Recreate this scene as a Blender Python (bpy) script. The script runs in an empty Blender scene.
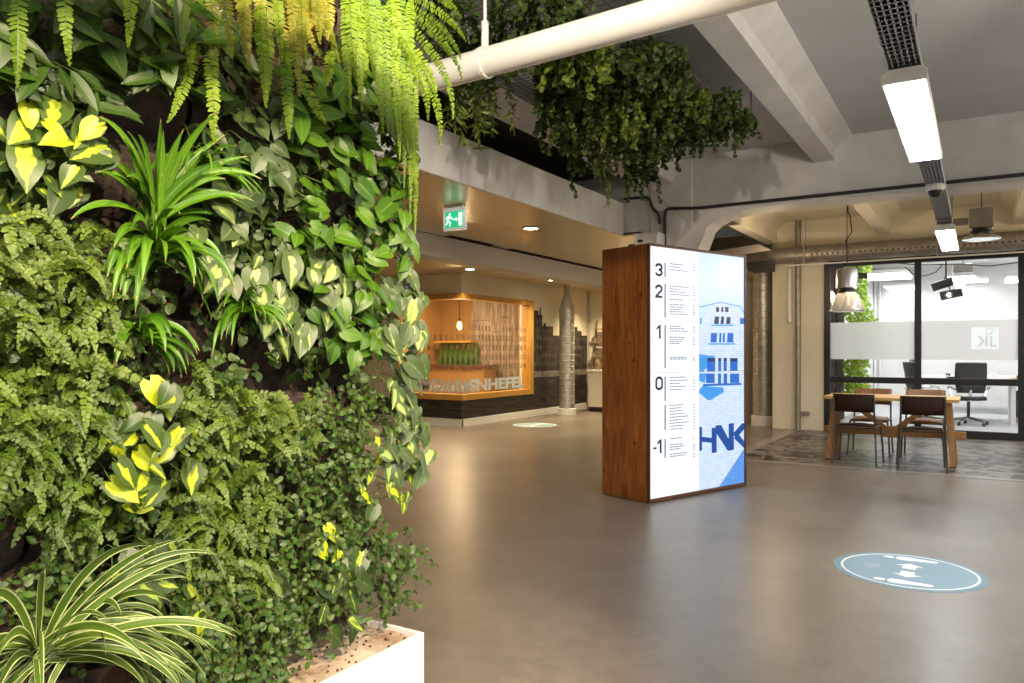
import bpy, bmesh, math, random
from mathutils import Vector, Matrix, noise
R = math.radians
col = bpy.context.scene.collection
rng = random.Random(7)
A = R(31.85); H = 1.28; F = 750.0; HOR = 351.0
CAM = Vector((0, 0, H))
FW = Vector((-math.sin(A), math.cos(A), 0)); RT = Vector((math.cos(A), math.sin(A), 0)); UP = Vector((0, 0, 1))

def ray(u, v): return FW + RT*((u-512)/F) + UP*((HOR-v)/F)
def atx(u, v, X): d = ray(u, v); return CAM + d*(X/d.x)
def aty(u, v, Y): d = ray(u, v); return CAM + d*(Y/d.y)
def atz(u, v, Z): d = ray(u, v); return CAM + d*((Z-H)/d.z)

# ---------------------------------------------------------------- materials
M = {}
def new_mat(name):
    m = bpy.data.materials.new(name); m.use_nodes = True
    nt = m.node_tree; b = nt.nodes['Principled BSDF']; M[name] = m
    return m, nt, b
def nd(nt, t, **kw):
    n = nt.nodes.new(t)
    for k, v in kw.items():
        if k in n.inputs: n.inputs[k].default_value = v
        else: setattr(n, k, v)
    return n
def ramp(nt, stops):
    r = nt.nodes.new('ShaderNodeValToRGB'); e = r.color_ramp.elements
    while len(e) < len(stops): e.new(0.5)
    for i, (p, c) in enumerate(stops):
        e[i].position = p; e[i].color = (*c, 1) if len(c) == 3 else c
    return r
def mat(name, c, rough=0.6, metal=0.0, var=0.12, scale=6.0, bump=0.0, bscale=60.0, stretch=(1, 1, 1), spec=0.5, c2=None, rvar=0.0):
    m, nt, b = new_mat(name)
    tc = nd(nt, 'ShaderNodeTexCoord'); mp = nd(nt, 'ShaderNodeMapping'); mp.inputs['Scale'].default_value = stretch
    nt.links.new(tc.outputs['Object'], mp.inputs[0])
    n = nd(nt, 'ShaderNodeTexNoise', Scale=scale, Detail=5.0, Roughness=0.6)
    nt.links.new(mp.outputs[0], n.inputs['Vector'])
    lo = c if c2 is not None else tuple(x*(1-var) for x in c)
    hi = c2 if c2 is not None else tuple(min(1, x*(1+var)) for x in c)
    r = ramp(nt, [(0.3, lo), (0.7, hi)])
    nt.links.new(n.outputs['Fac'], r.inputs[0]); nt.links.new(r.outputs[0], b.inputs['Base Color'])
    b.inputs['Roughness'].default_value = rough; b.inputs['Metallic'].default_value = metal
    b.inputs['Specular IOR Level'].default_value = spec
    if rvar:
        mr = nd(nt, 'ShaderNodeMapRange'); mr.inputs['To Min'].default_value = rough-rvar; mr.inputs['To Max'].default_value = rough+rvar
        nt.links.new(n.outputs['Fac'], mr.inputs[0]); nt.links.new(mr.outputs[0], b.inputs['Roughness'])
    if bump:
        n2 = nd(nt, 'ShaderNodeTexNoise', Scale=bscale, Detail=3.0)
        nt.links.new(mp.outputs[0], n2.inputs['Vector'])
        bp = nd(nt, 'ShaderNodeBump', Strength=bump, Distance=0.01)
        nt.links.new(n2.outputs['Fac'], bp.inputs['Height']); nt.links.new(bp.outputs[0], b.inputs['Normal'])
    return m
def emis(name, c, s):
    m, nt, b = new_mat(name)
    k = 0.04 if name.startswith('screen') else 1.0
    b.inputs['Base Color'].default_value = (c[0]*k, c[1]*k, c[2]*k, 1); b.inputs['Roughness'].default_value = 0.3
    b.inputs['Emission Color'].default_value = (*c, 1); b.inputs['Emission Strength'].default_value = s
    return m

mat('slab', (0.47, 0.465, 0.46), 0.9, var=0.05, scale=2, bump=0.35, bscale=70)
mat('beam_paint', (0.60, 0.58, 0.55), 0.6, var=0.10, scale=3.5, bump=0.1, bscale=20)
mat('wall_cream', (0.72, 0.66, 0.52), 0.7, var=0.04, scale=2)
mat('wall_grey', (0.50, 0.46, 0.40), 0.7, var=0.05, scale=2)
mat('wall_office', (0.80, 0.80, 0.80), 0.7, var=0.02)
mat('fascia', (0.68, 0.66, 0.62), 0.55, var=0.16, scale=3, bump=0.05)
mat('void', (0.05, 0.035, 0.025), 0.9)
mat('steel_black', (0.013, 0.013, 0.014), 0.45, metal=0.2)
mat('plastic_black', (0.012, 0.012, 0.013), 0.4)
mat('plastic_white', (0.75, 0.74, 0.71), 0.45, var=0.03)
mat('pipe_white', (0.76, 0.71, 0.63), 0.38, var=0.05, scale=4)
mat('galv', (0.48, 0.47, 0.43), 0.42, metal=0.7, var=0.2, scale=9)
mat('galv_dull', (0.30, 0.28, 0.25), 0.45, metal=0.7, var=0.2, scale=9)
mat('chrome', (0.7, 0.7, 0.7), 0.15, metal=1.0, var=0.02)
mat('alu', (0.45, 0.45, 0.46), 0.35, metal=0.8, var=0.08)
mat('zinc', (0.42, 0.43, 0.46), 0.5, metal=0.2, var=0.08)
mat('cable_black', (0.02, 0.018, 0.016), 0.5)
mat('pale_oak', (0.62, 0.38, 0.14), 0.45, var=0.2, scale=4, stretch=(1, 8, 8))
mat('pine_leg', (0.42, 0.21, 0.06), 0.5, c2=(0.30, 0.14, 0.035), scale=5, stretch=(6, 6, 1))
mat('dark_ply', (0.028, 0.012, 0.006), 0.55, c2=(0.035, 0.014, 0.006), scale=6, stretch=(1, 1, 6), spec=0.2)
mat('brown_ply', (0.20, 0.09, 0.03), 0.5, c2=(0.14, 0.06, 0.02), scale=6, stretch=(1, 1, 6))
mat('bar_frame', (0.50, 0.27, 0.05), 0.4, c2=(0.38, 0.19, 0.03), scale=5, stretch=(3, 3, 1))
mat('bar_slats', (0.42, 0.24, 0.08), 0.5, c2=(0.28, 0.14, 0.04), scale=9, stretch=(8, 8, 0.6))
mat('bar_green', (0.09, 0.19, 0.012), 0.4)
mat('bar_counter', (0.12, 0.05, 0.02), 0.3)
mat('desk_white', (0.82, 0.82, 0.82), 0.4, var=0.02)
mat('mesh_fabric', (0.03, 0.03, 0.035), 0.6)
mat('planter_white', (0.80, 0.78, 0.76), 0.4, var=0.03)
mat('felt', (0.022, 0.014, 0.010), 0.95, c2=(0.06, 0.038, 0.025), scale=18, bump=1.0, bscale=45)
mat('felt_light', (0.05, 0.03, 0.02), 0.95, c2=(0.10, 0.065, 0.04), scale=14, bump=1.0, bscale=45)
mat('soil_top', (0.26, 0.16, 0.085), 0.9, c2=(0.62, 0.52, 0.40), scale=7, bump=0.5, bscale=60)
mat('debris', (0.05, 0.03, 0.02), 0.9, c2=(0.12, 0.07, 0.04))
mat('stem_green', (0.10, 0.16, 0.03), 0.5)
mat('stem_brown', (0.10, 0.055, 0.025), 0.7)
mat('wire_dark', (0.10, 0.095, 0.09), 0.5, metal=0.6)
mat('office_floor', (0.46, 0.47, 0.50), 0.5, var=0.06, scale=3)
mat('sign_white', (0.85, 0.87, 0.88), 0.5, var=0.02)
mat('sign_blue', (0.26, 0.38, 0.45), 0.65, var=0.04, scale=4)
mat('sign_blue_rim', (0.20, 0.31, 0.37), 0.65, var=0.04)
mat('sign_grey', (0.45, 0.52, 0.55), 0.5)
mat('skin', (0.60, 0.36, 0.26), 0.5, var=0.05)
mat('navy', (0.02, 0.03, 0.06), 0.8)
mat('hair_brown', (0.06, 0.035, 0.02), 0.7)
mat('red_paint', (0.45, 0.03, 0.02), 0.4)
mat('ladder_wood', (0.22, 0.15, 0.08), 0.6)
emis('led', (0.97, 0.98, 1.0), 42)
emis('led_office', (1.0, 0.99, 0.97), 6)
emis('downlight_glow', (1.0, 0.86, 0.60), 25)
emis('bulb_glow', (1.0, 0.62, 0.22), 10)
emis('exit_green', (0.02, 0.50, 0.22), 0.9)
emis('exit_white', (0.85, 1.0, 0.92), 1.1)
emis('screen_white', (0.93, 0.97, 1.0), 1.12)
emis('screen_sky', (0.62, 0.80, 1.0), 1.0)
emis('screen_blue', (0.01, 0.16, 0.68), 0.95)
emis('screen_mid', (0.05, 0.34, 0.85), 1.0)
emis('screen_navy', (0.012, 0.05, 0.20), 0.7)
emis('screen_ink', (0.02, 0.05, 0.12), 0.5)
emis('screen_grey', (0.26, 0.31, 0.40), 0.9)
emis('screen_letter', (0.01, 0.085, 0.40), 0.9)
emis('exit_housing_glow', (0.80, 0.79, 0.74), 0.35)  # faint glow added to the sign housing to brighten it
emis('screen_pale', (0.60, 0.79, 1.0), 1.35)

# glossy lacquered soffit panels with seams
m, nt, b = new_mat('soffit')
tc = nd(nt, 'ShaderNodeTexCoord'); n = nd(nt, 'ShaderNodeTexNoise', Scale=1.2, Detail=2.0)
nt.links.new(tc.outputs['Object'], n.inputs['Vector'])
bk = nd(nt, 'ShaderNodeTexBrick', Scale=1.0); bk.inputs['Mortar Size'].default_value = 0.006
bk.inputs['Brick Width'].default_value = 1.2; bk.inputs['Row Height'].default_value = 2.4; bk.offset = 0
bk.inputs['Color1'].default_value = (0.62, 0.51, 0.29, 1); bk.inputs['Color2'].default_value = (0.59, 0.48, 0.27, 1); bk.inputs['Mortar'].default_value = (0.16, 0.12, 0.07, 1)
nt.links.new(tc.outputs['Object'], bk.inputs['Vector']); nt.links.new(bk.outputs['Color'], b.inputs['Base Color'])
b.inputs['Roughness'].default_value = 0.28; b.inputs['Metallic'].default_value = 0.35

# screed floor
m, nt, b = new_mat('screed')
tc = nd(nt, 'ShaderNodeTexCoord')
n1 = nd(nt, 'ShaderNodeTexNoise', Scale=0.8, Detail=6.0, Roughness=0.65); n2 = nd(nt, 'ShaderNodeTexNoise', Scale=9.0, Detail=6.0, Roughness=0.7)
nt.links.new(tc.outputs['Object'], n1.inputs['Vector']); nt.links.new(tc.outputs['Object'], n2.inputs['Vector'])
r1 = ramp(nt, [(0.3, (0.145, 0.122, 0.099)), (0.7, (0.245, 0.21, 0.175))]); r2 = ramp(nt, [(0.35, (0.82, 0.82, 0.82)), (0.65, (1.08, 1.08, 1.08))])
mx = nd(nt, 'ShaderNodeMix', data_type='RGBA', blend_type='MULTIPLY'); mx.inputs[0].default_value = 1
nt.links.new(n1.outputs['Fac'], r1.inputs[0]); nt.links.new(n2.outputs['Fac'], r2.inputs[0])
nt.links.new(r1.outputs[0], mx.inputs[6]); nt.links.new(r2.outputs[0], mx.inputs[7]); nt.links.new(mx.outputs[2], b.inputs['Base Color'])
mr = nd(nt, 'ShaderNodeMapRange'); mr.inputs['To Min'].default_value = 0.24; mr.inputs['To Max'].default_value = 0.44
nt.links.new(n2.outputs['Fac'], mr.inputs[0]); nt.links.new(mr.outputs[0], b.inputs['Roughness'])
bp = nd(nt, 'ShaderNodeBump', Strength=0.12, Distance=0.004); nt.links.new(n2.outputs['Fac'], bp.inputs['Height']); nt.links.new(bp.outputs[0], b.inputs['Normal'])

# worn black and grey mosaic inlay with a border
m, nt, b = new_mat('mosaic')
tc = nd(nt, 'ShaderNodeTexCoord')
big = nd(nt, 'ShaderNodeTexNoise', Scale=1.1, Detail=3.0); sm = nd(nt, 'ShaderNodeTexVoronoi', Scale=16.0)
sm2 = nd(nt, 'ShaderNodeTexNoise', Scale=7.0, Detail=1.5, Distortion=0.8)
for x in (big, sm, sm2): nt.links.new(tc.outputs['Object'], x.inputs['Vector'])
ad = nd(nt, 'ShaderNodeMath', operation='MULTIPLY_ADD'); nt.links.new(big.outputs['Fac'], ad.inputs[0]); ad.inputs[1].default_value = 1.3; s3 = nd(nt, 'ShaderNodeMath', operation='MULTIPLY'); s3.inputs[1].default_value = 2.0; nt.links.new(sm2.outputs['Fac'], s3.inputs[0]); nt.links.new(s3.outputs[0], ad.inputs[2])
r = ramp(nt, [(0.43, (0.010, 0.010, 0.010)), (0.46, (0.18, 0.16, 0.14))])
hv = nd(nt, 'ShaderNodeMath', operation='MULTIPLY'); hv.inputs[1].default_value = 0.28
nt.links.new(ad.outputs[0], hv.inputs[0]); nt.links.new(hv.outputs[0], r.inputs[0]); nt.links.new(r.outputs[0], b.inputs['Base Color'])
b.inputs['Roughness'].default_value = 0.33; b.inputs['Specular IOR Level'].default_value = 0.2
mat('inlay_border', (0.24, 0.21, 0.18), 0.3, var=0.15, scale=5)

# stained plywood
m, nt, b = new_mat('stained_ply')
tc = nd(nt, 'ShaderNodeTexCoord'); mp = nd(nt, 'ShaderNodeMapping'); mp.inputs['Scale'].default_value = (9, 9, 1.1)
nt.links.new(tc.outputs['Object'], mp.inputs[0])
n = nd(nt, 'ShaderNodeTexNoise', Scale=2.2, Detail=7.0, Roughness=0.65, Distortion=1.2); nt.links.new(mp.outputs[0], n.inputs['Vector'])
r = ramp(nt, [(0.28, (0.12, 0.032, 0.008)), (0.5, (0.30, 0.09, 0.018)), (0.72, (0.46, 0.16, 0.03))]); nt.links.new(n.outputs['Fac'], r.inputs[0])
mp2 = nd(nt, 'ShaderNodeMapping'); mp2.inputs['Scale'].default_value = (3.2, 3.2, 2.2); nt.links.new(tc.outputs['Object'], mp2.inputs[0])
nz = nd(nt, 'ShaderNodeTexNoise', Scale=3.0); nt.links.new(tc.outputs['Object'], nz.inputs['Vector'])
vo = nd(nt, 'ShaderNodeTexVoronoi', Scale=2.4); nt.links.new(mp2.outputs[0], vo.inputs['Vector'])
r3 = ramp(nt, [(0.05, (0.22, 0.18, 0.15)), (0.13, (1, 1, 1))]); nt.links.new(vo.outputs['Distance'], r3.inputs[0])
mx = nd(nt, 'ShaderNodeMix', data_type='RGBA', blend_type='MULTIPLY'); mx.inputs[0].default_value = 1
nt.links.new(r.outputs[0], mx.inputs[6]); nt.links.new(r3.outputs[0], mx.inputs[7]); nt.links.new(mx.outputs[2], b.inputs['Base Color'])
b.inputs['Roughness'].default_value = 0.42

# glass and frosted film
def glass(name, tint, gl=0.9):
    m, nt, b = new_mat(name); out = nt.nodes['Material Output']; nt.nodes.remove(b)
    tr = nd(nt, 'ShaderNodeBsdfTransparent'); tr.inputs[0].default_value = (*tint, 1)
    g = nd(nt, 'ShaderNodeBsdfGlossy', Roughness=0.02); g.inputs[0].default_value = (gl, gl, gl, 1)
    lw = nd(nt, 'ShaderNodeLayerWeight', Blend=0.5); pw_ = nd(nt, 'ShaderNodeMath', operation='POWER'); pw_.inputs[1].default_value = 5.0; nt.links.new(lw.outputs['Facing'], pw_.inputs[0])
    fr = nd(nt, 'ShaderNodeMath', operation='MULTIPLY_ADD'); fr.inputs[1].default_value = 0.9; fr.inputs[2].default_value = 0.035; nt.links.new(pw_.outputs[0], fr.inputs[0]); mix = nd(nt, 'ShaderNodeMixShader')
    nt.links.new(fr.outputs[0], mix.inputs[0]); nt.links.new(tr.outputs[0], mix.inputs[1]); nt.links.new(g.outputs[0], mix.inputs[2])
    nt.links.new(mix.outputs[0], out.inputs[0])
glass('glass_clear', (0.95, 0.97, 0.97)); glass('glass_bar', (0.93, 0.90, 0.84))
m, nt, b = new_mat('frosted'); out = nt.nodes['Material Output']; nt.nodes.remove(b)
tr = nd(nt, 'ShaderNodeBsdfTransparent'); tl = nd(nt, 'ShaderNodeBsdfTranslucent'); tl.inputs[0].default_value = (0.85, 0.85, 0.86, 1)
df = nd(nt, 'ShaderNodeBsdfDiffuse'); df.inputs[0].default_value = (0.8, 0.8, 0.8, 1)
m1 = nd(nt, 'ShaderNodeMixShader'); m1.inputs[0].default_value = 0.2; nt.links.new(tl.outputs[0], m1.inputs[1]); nt.links.new(df.outputs[0], m1.inputs[2])
m2 = nd(nt, 'ShaderNodeMixShader'); m2.inputs[0].default_value = 0.72; nt.links.new(tr.outputs[0], m2.inputs[1]); nt.links.new(m1.outputs[0], m2.inputs[2])
nt.links.new(m2.outputs[0], out.inputs[0])

# printed canal-house mural
m, nt, b = new_mat('mural_print')
tc = nd(nt, 'ShaderNodeTexCoord'); sp = nd(nt, 'ShaderNodeSeparateXYZ'); cb = nd(nt, 'ShaderNodeCombineXYZ')
nt.links.new(tc.outputs['Object'], sp.inputs[0])
sm = nd(nt, 'ShaderNodeMath', operation='ADD'); nt.links.new(sp.outputs[0], sm.inputs[0]); nt.links.new(sp.outputs[1], sm.inputs[1])
nt.links.new(sm.outputs[0], cb.inputs[0]); nt.links.new(sp.outputs[2], cb.inputs[1])
bk = nd(nt, 'ShaderNodeTexBrick', Scale=1.0); bk.offset = 0; bk.inputs['Brick Width'].default_value = 0.13; bk.inputs['Row Height'].default_value = 0.17
bk.inputs['Mortar Size'].default_value = 0.03; bk.inputs['Color1'].default_value = (0.006, 0.006, 0.006, 1); bk.inputs['Color2'].default_value = (0.03, 0.026, 0.026, 1); bk.inputs['Mortar'].default_value = (0.055, 0.047, 0.042, 1)
nt.links.new(cb.outputs[0], bk.inputs['Vector'])
n = nd(nt, 'ShaderNodeTexNoise', Scale=7.0, Detail=5.0); nt.links.new(cb.outputs[0], n.inputs['Vector'])
r = ramp(nt, [(0.35, (0.35, 0.35, 0.35)), (0.7, (1.7, 1.7, 1.7))]); nt.links.new(n.outputs['Fac'], r.inputs[0])
mx = nd(nt, 'ShaderNodeMix', data_type='RGBA', blend_type='MULTIPLY'); mx.inputs[0].default_value = 1
nt.links.new(bk.outputs['Color'], mx.inputs[6]); nt.links.new(r.outputs[0], mx.inputs[7]); nt.links.new(mx.outputs[2], b.inputs['Base Color']); b.inputs['Roughness'].default_value = 0.5
m, nt, b = new_mat('mural_water')
tc = nd(nt, 'ShaderNodeTexCoord'); mp = nd(nt, 'ShaderNodeMapping'); mp.inputs['Scale'].default_value = (1.5, 1.5, 16); nt.links.new(tc.outputs['Object'], mp.inputs[0])
n = nd(nt, 'ShaderNodeTexNoise', Scale=2.5, Detail=6.0, Roughness=0.7); nt.links.new(mp.outputs[0], n.inputs['Vector'])
r = ramp(nt, [(0.45, (0.012, 0.011, 0.012)), (0.75, (0.12, 0.10, 0.09))]); nt.links.new(n.outputs['Fac'], r.inputs[0]); nt.links.new(r.outputs[0], b.inputs['Base Color']); b.inputs['Roughness'].default_value = 0.45
mat('mural_pale', (0.30, 0.28, 0.25), 0.5, c2=(0.06, 0.055, 0.05), scale=14)

# white brick photo on the screen
m, nt, b = new_mat('screen_brick')
tc = nd(nt, 'ShaderNodeTexCoord'); sp = nd(nt, 'ShaderNodeSeparateXYZ'); cb = nd(nt, 'ShaderNodeCombineXYZ'); nt.links.new(tc.outputs['Object'], sp.inputs[0])
nt.links.new(sp.outputs[0], cb.inputs[0]); nt.links.new(sp.outputs[2], cb.inputs[1])
bk = nd(nt, 'ShaderNodeTexBrick', Scale=1.0); bk.inputs['Brick Width'].default_value = 0.05; bk.inputs['Row Height'].default_value = 0.022; bk.inputs['Mortar Size'].default_value = 0.0025
bk.inputs['Color1'].default_value = (0.58, 0.73, 0.92, 1); bk.inputs['Color2'].default_value = (0.72, 0.84, 0.95, 1); bk.inputs['Mortar'].default_value = (0.42, 0.60, 0.85, 1)
nt.links.new(cb.outputs[0], bk.inputs['Vector']); nt.links.new(bk.outputs['Color'], b.inputs['Emission Color']); b.inputs['Emission Strength'].default_value = 1.0
b.inputs['Base Color'].default_value = (0.1, 0.1, 0.1, 1); b.inputs['Roughness'].default_value = 0.3
m2 = m.copy(); m2.name = 'screen_brick_blue'; M['screen_brick_blue'] = m2
for n in m2.node_tree.nodes:
    if n.type == 'TEX_BRICK':
        n.inputs['Color1'].default_value = (0.03, 0.27, 0.80, 1); n.inputs['Color2'].default_value = (0.06, 0.38, 0.90, 1); n.inputs['Mortar'].default_value = (0.01, 0.15, 0.6, 1)

# leaves: attribute 'luv' = (across -1..1, along 0..1, random)
def leafmat(name, ca, cb_, rough=0.4, streak=None, sw=0.35, edge=None, dead=0.0, trans=0.16, spec=0.5):
    m, nt, b = new_mat(name); at = nd(nt, 'ShaderNodeAttribute', attribute_name='luv')
    sp = nd(nt, 'ShaderNodeSeparateXYZ'); nt.links.new(at.outputs['Vector'], sp.inputs[0])
    r = ramp(nt, [(0.0, ca), (1.0, cb_)]); nt.links.new(sp.outputs[2], r.inputs[0]); cur = r.outputs[0]
    ab = nd(nt, 'ShaderNodeMath', operation='ABSOLUTE'); nt.links.new(sp.outputs[0], ab.inputs[0])
    # midrib slightly lighter
    tc = nd(nt, 'ShaderNodeTexCoord')
    if streak:
        no = nd(nt, 'ShaderNodeTexNoise', Scale=28.0, Detail=2.0); nt.links.new(tc.outputs['Object'], no.inputs['Vector'])
        # width of the streak grows with the random value
        w = nd(nt, 'ShaderNodeMath', operation='MULTIPLY'); nt.links.new(sp.outputs[2], w.inputs[0]); w.inputs[1].default_value = sw*2.6
        a2 = nd(nt, 'ShaderNodeMath', operation='ADD'); nt.links.new(w.outputs[0], a2.inputs[0])
        n3 = nd(nt, 'ShaderNodeMath', operation='MULTIPLY_ADD'); nt.links.new(no.outputs['Fac'], n3.inputs[0]); n3.inputs[1].default_value = 1.2; n3.inputs[2].default_value = -0.6-0.25
        nt.links.new(n3.outputs[0], a2.inputs[1])
        lt = nd(nt, 'ShaderNodeMath', operation='SUBTRACT'); nt.links.new(a2.outputs[0], lt.inputs[0]); nt.links.new(ab.outputs[0], lt.inputs[1])
        ml = nd(nt, 'ShaderNodeMath', operation='MULTIPLY_ADD', use_clamp=True); nt.links.new(lt.outputs[0], ml.inputs[0]); ml.inputs[1].default_value = 9.0; ml.inputs[2].default_value = 0.5
        mx = nd(nt, 'ShaderNodeMix', data_type='RGBA'); nt.links.new(ml.outputs[0], mx.inputs[0]); nt.links.new(cur, mx.inputs[6]); mx.inputs[7].default_value = (*streak, 1); cur = mx.outputs[2]
    if edge:
        gt = nd(nt, 'ShaderNodeMath', operation='GREATER_THAN'); nt.links.new(ab.outputs[0], gt.inputs[0]); gt.inputs[1].default_value = 0.74
        mx = nd(nt, 'ShaderNodeMix', data_type='RGBA'); nt.links.new(gt.outputs[0], mx.inputs[0]); nt.links.new(cur, mx.inputs[6]); mx.inputs[7].default_value = (*edge, 1); cur = mx.outputs[2]
    else:
        lt = nd(nt, 'ShaderNodeMath', operation='LESS_THAN'); nt.links.new(ab.outputs[0], lt.inputs[0]); lt.inputs[1].default_value = 0.07
        f = nd(nt, 'ShaderNodeMath', operation='MULTIPLY'); nt.links.new(lt.outputs[0], f.inputs[0]); f.inputs[1].default_value = 0.45
        mx = nd(nt, 'ShaderNodeMix', data_type='RGBA'); nt.links.new(f.outputs[0], mx.inputs[0]); nt.links.new(cur, mx.inputs[6]); mx.inputs[7].default_value = (*[min(1, c*1.9+0.02) for c in cb_], 1); cur = mx.outputs[2]
    if dead:
        gt = nd(nt, 'ShaderNodeMath', operation='GREATER_THAN'); nt.links.new(sp.outputs[1], gt.inputs[0]); gt.inputs[1].default_value = 1-dead
        mx = nd(nt, 'ShaderNodeMix', data_type='RGBA'); nt.links.new(gt.outputs[0], mx.inputs[0]); nt.links.new(cur, mx.inputs[6]); mx.inputs[7].default_value = (0.38, 0.24, 0.10, 1); cur = mx.outputs[2]
    nt.links.new(cur, b.inputs['Base Color']); b.inputs['Roughness'].default_value = rough+0.08; b.inputs['Specular IOR Level'].default_value = spec*0.8
    out = nt.nodes['Material Output']; tl = nd(nt, 'ShaderNodeBsdfTranslucent'); nt.links.new(cur, tl.inputs[0])
    mi = nd(nt, 'ShaderNodeMixShader'); mi.inputs[0].default_value = trans; nt.links.new(b.outputs[0], mi.inputs[1]); nt.links.new(tl.outputs[0], mi.inputs[2]); nt.links.new(mi.outputs[0], out.inputs[0])
leafmat('lf_boston', (0.1173, 0.2167, 0.0076), (0.2473, 0.3612, 0.0110), 0.5, trans=0.35)
leafmat('lf_golden', (0.1530, 0.2040, 0.0127), (0.3570, 0.3230, 0.0255), 0.5, trans=0.35)
leafmat('lf_fern', (0.0408, 0.0850, 0.0051), (0.1054, 0.1658, 0.0102), 0.42)
leafmat('lf_fern_pale', (0.0612, 0.1130, 0.0102), (0.1309, 0.1861, 0.0195), 0.4)
leafmat('lf_fern_deep', (0.0272, 0.0638, 0.0043), (0.0765, 0.1386, 0.0068), 0.42)
leafmat('lf_fig', (0.0221, 0.0603, 0.0051), (0.0595, 0.1249, 0.0127), 0.35)
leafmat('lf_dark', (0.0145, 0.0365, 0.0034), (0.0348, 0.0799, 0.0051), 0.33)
leafmat('lf_heart', (0.0187, 0.0442, 0.0093), (0.0485, 0.0859, 0.0187), 0.3)
leafmat('lf_pothos', (0.0298, 0.0884, 0.0026), (0.0748, 0.1666, 0.0068), 0.28)
leafmat('lf_brasil', (0.0247, 0.0519, 0.0093), (0.0578, 0.1037, 0.0187), 0.3, streak=(0.38, 0.48, 0.03), sw=0.27)
leafmat('lf_brasil_yellow', (0.0298, 0.0620, 0.0093), (0.0782, 0.1300, 0.0187), 0.3, streak=(0.42, 0.50, 0.015), sw=0.50)
leafmat('lf_brasil_pale', (0.0442, 0.0782, 0.0187), (0.0824, 0.1300, 0.0374), 0.3, streak=(0.33, 0.43, 0.11), sw=0.32)
leafmat('lf_strap', (0.0425, 0.1275, 0.0034), (0.1028, 0.2295, 0.0102), 0.3, dead=0.05)
leafmat('lf_spider', (0.0408, 0.0918, 0.0076), (0.0935, 0.1590, 0.0153), 0.35, edge=(0.48, 0.54, 0.24))
leafmat('lf_ivy', (0.0120, 0.0260, 0.0050), (0.0850, 0.1350, 0.0180), 0.45)
leafmat('lf_ivy_pale', (0.0300, 0.0550, 0.0080), (0.2200, 0.2800, 0.0300), 0.45)
leafmat('lf_office', (0.1140, 0.2600, 0.0080), (0.4000, 0.6000, 0.0240), 0.4)

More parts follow.
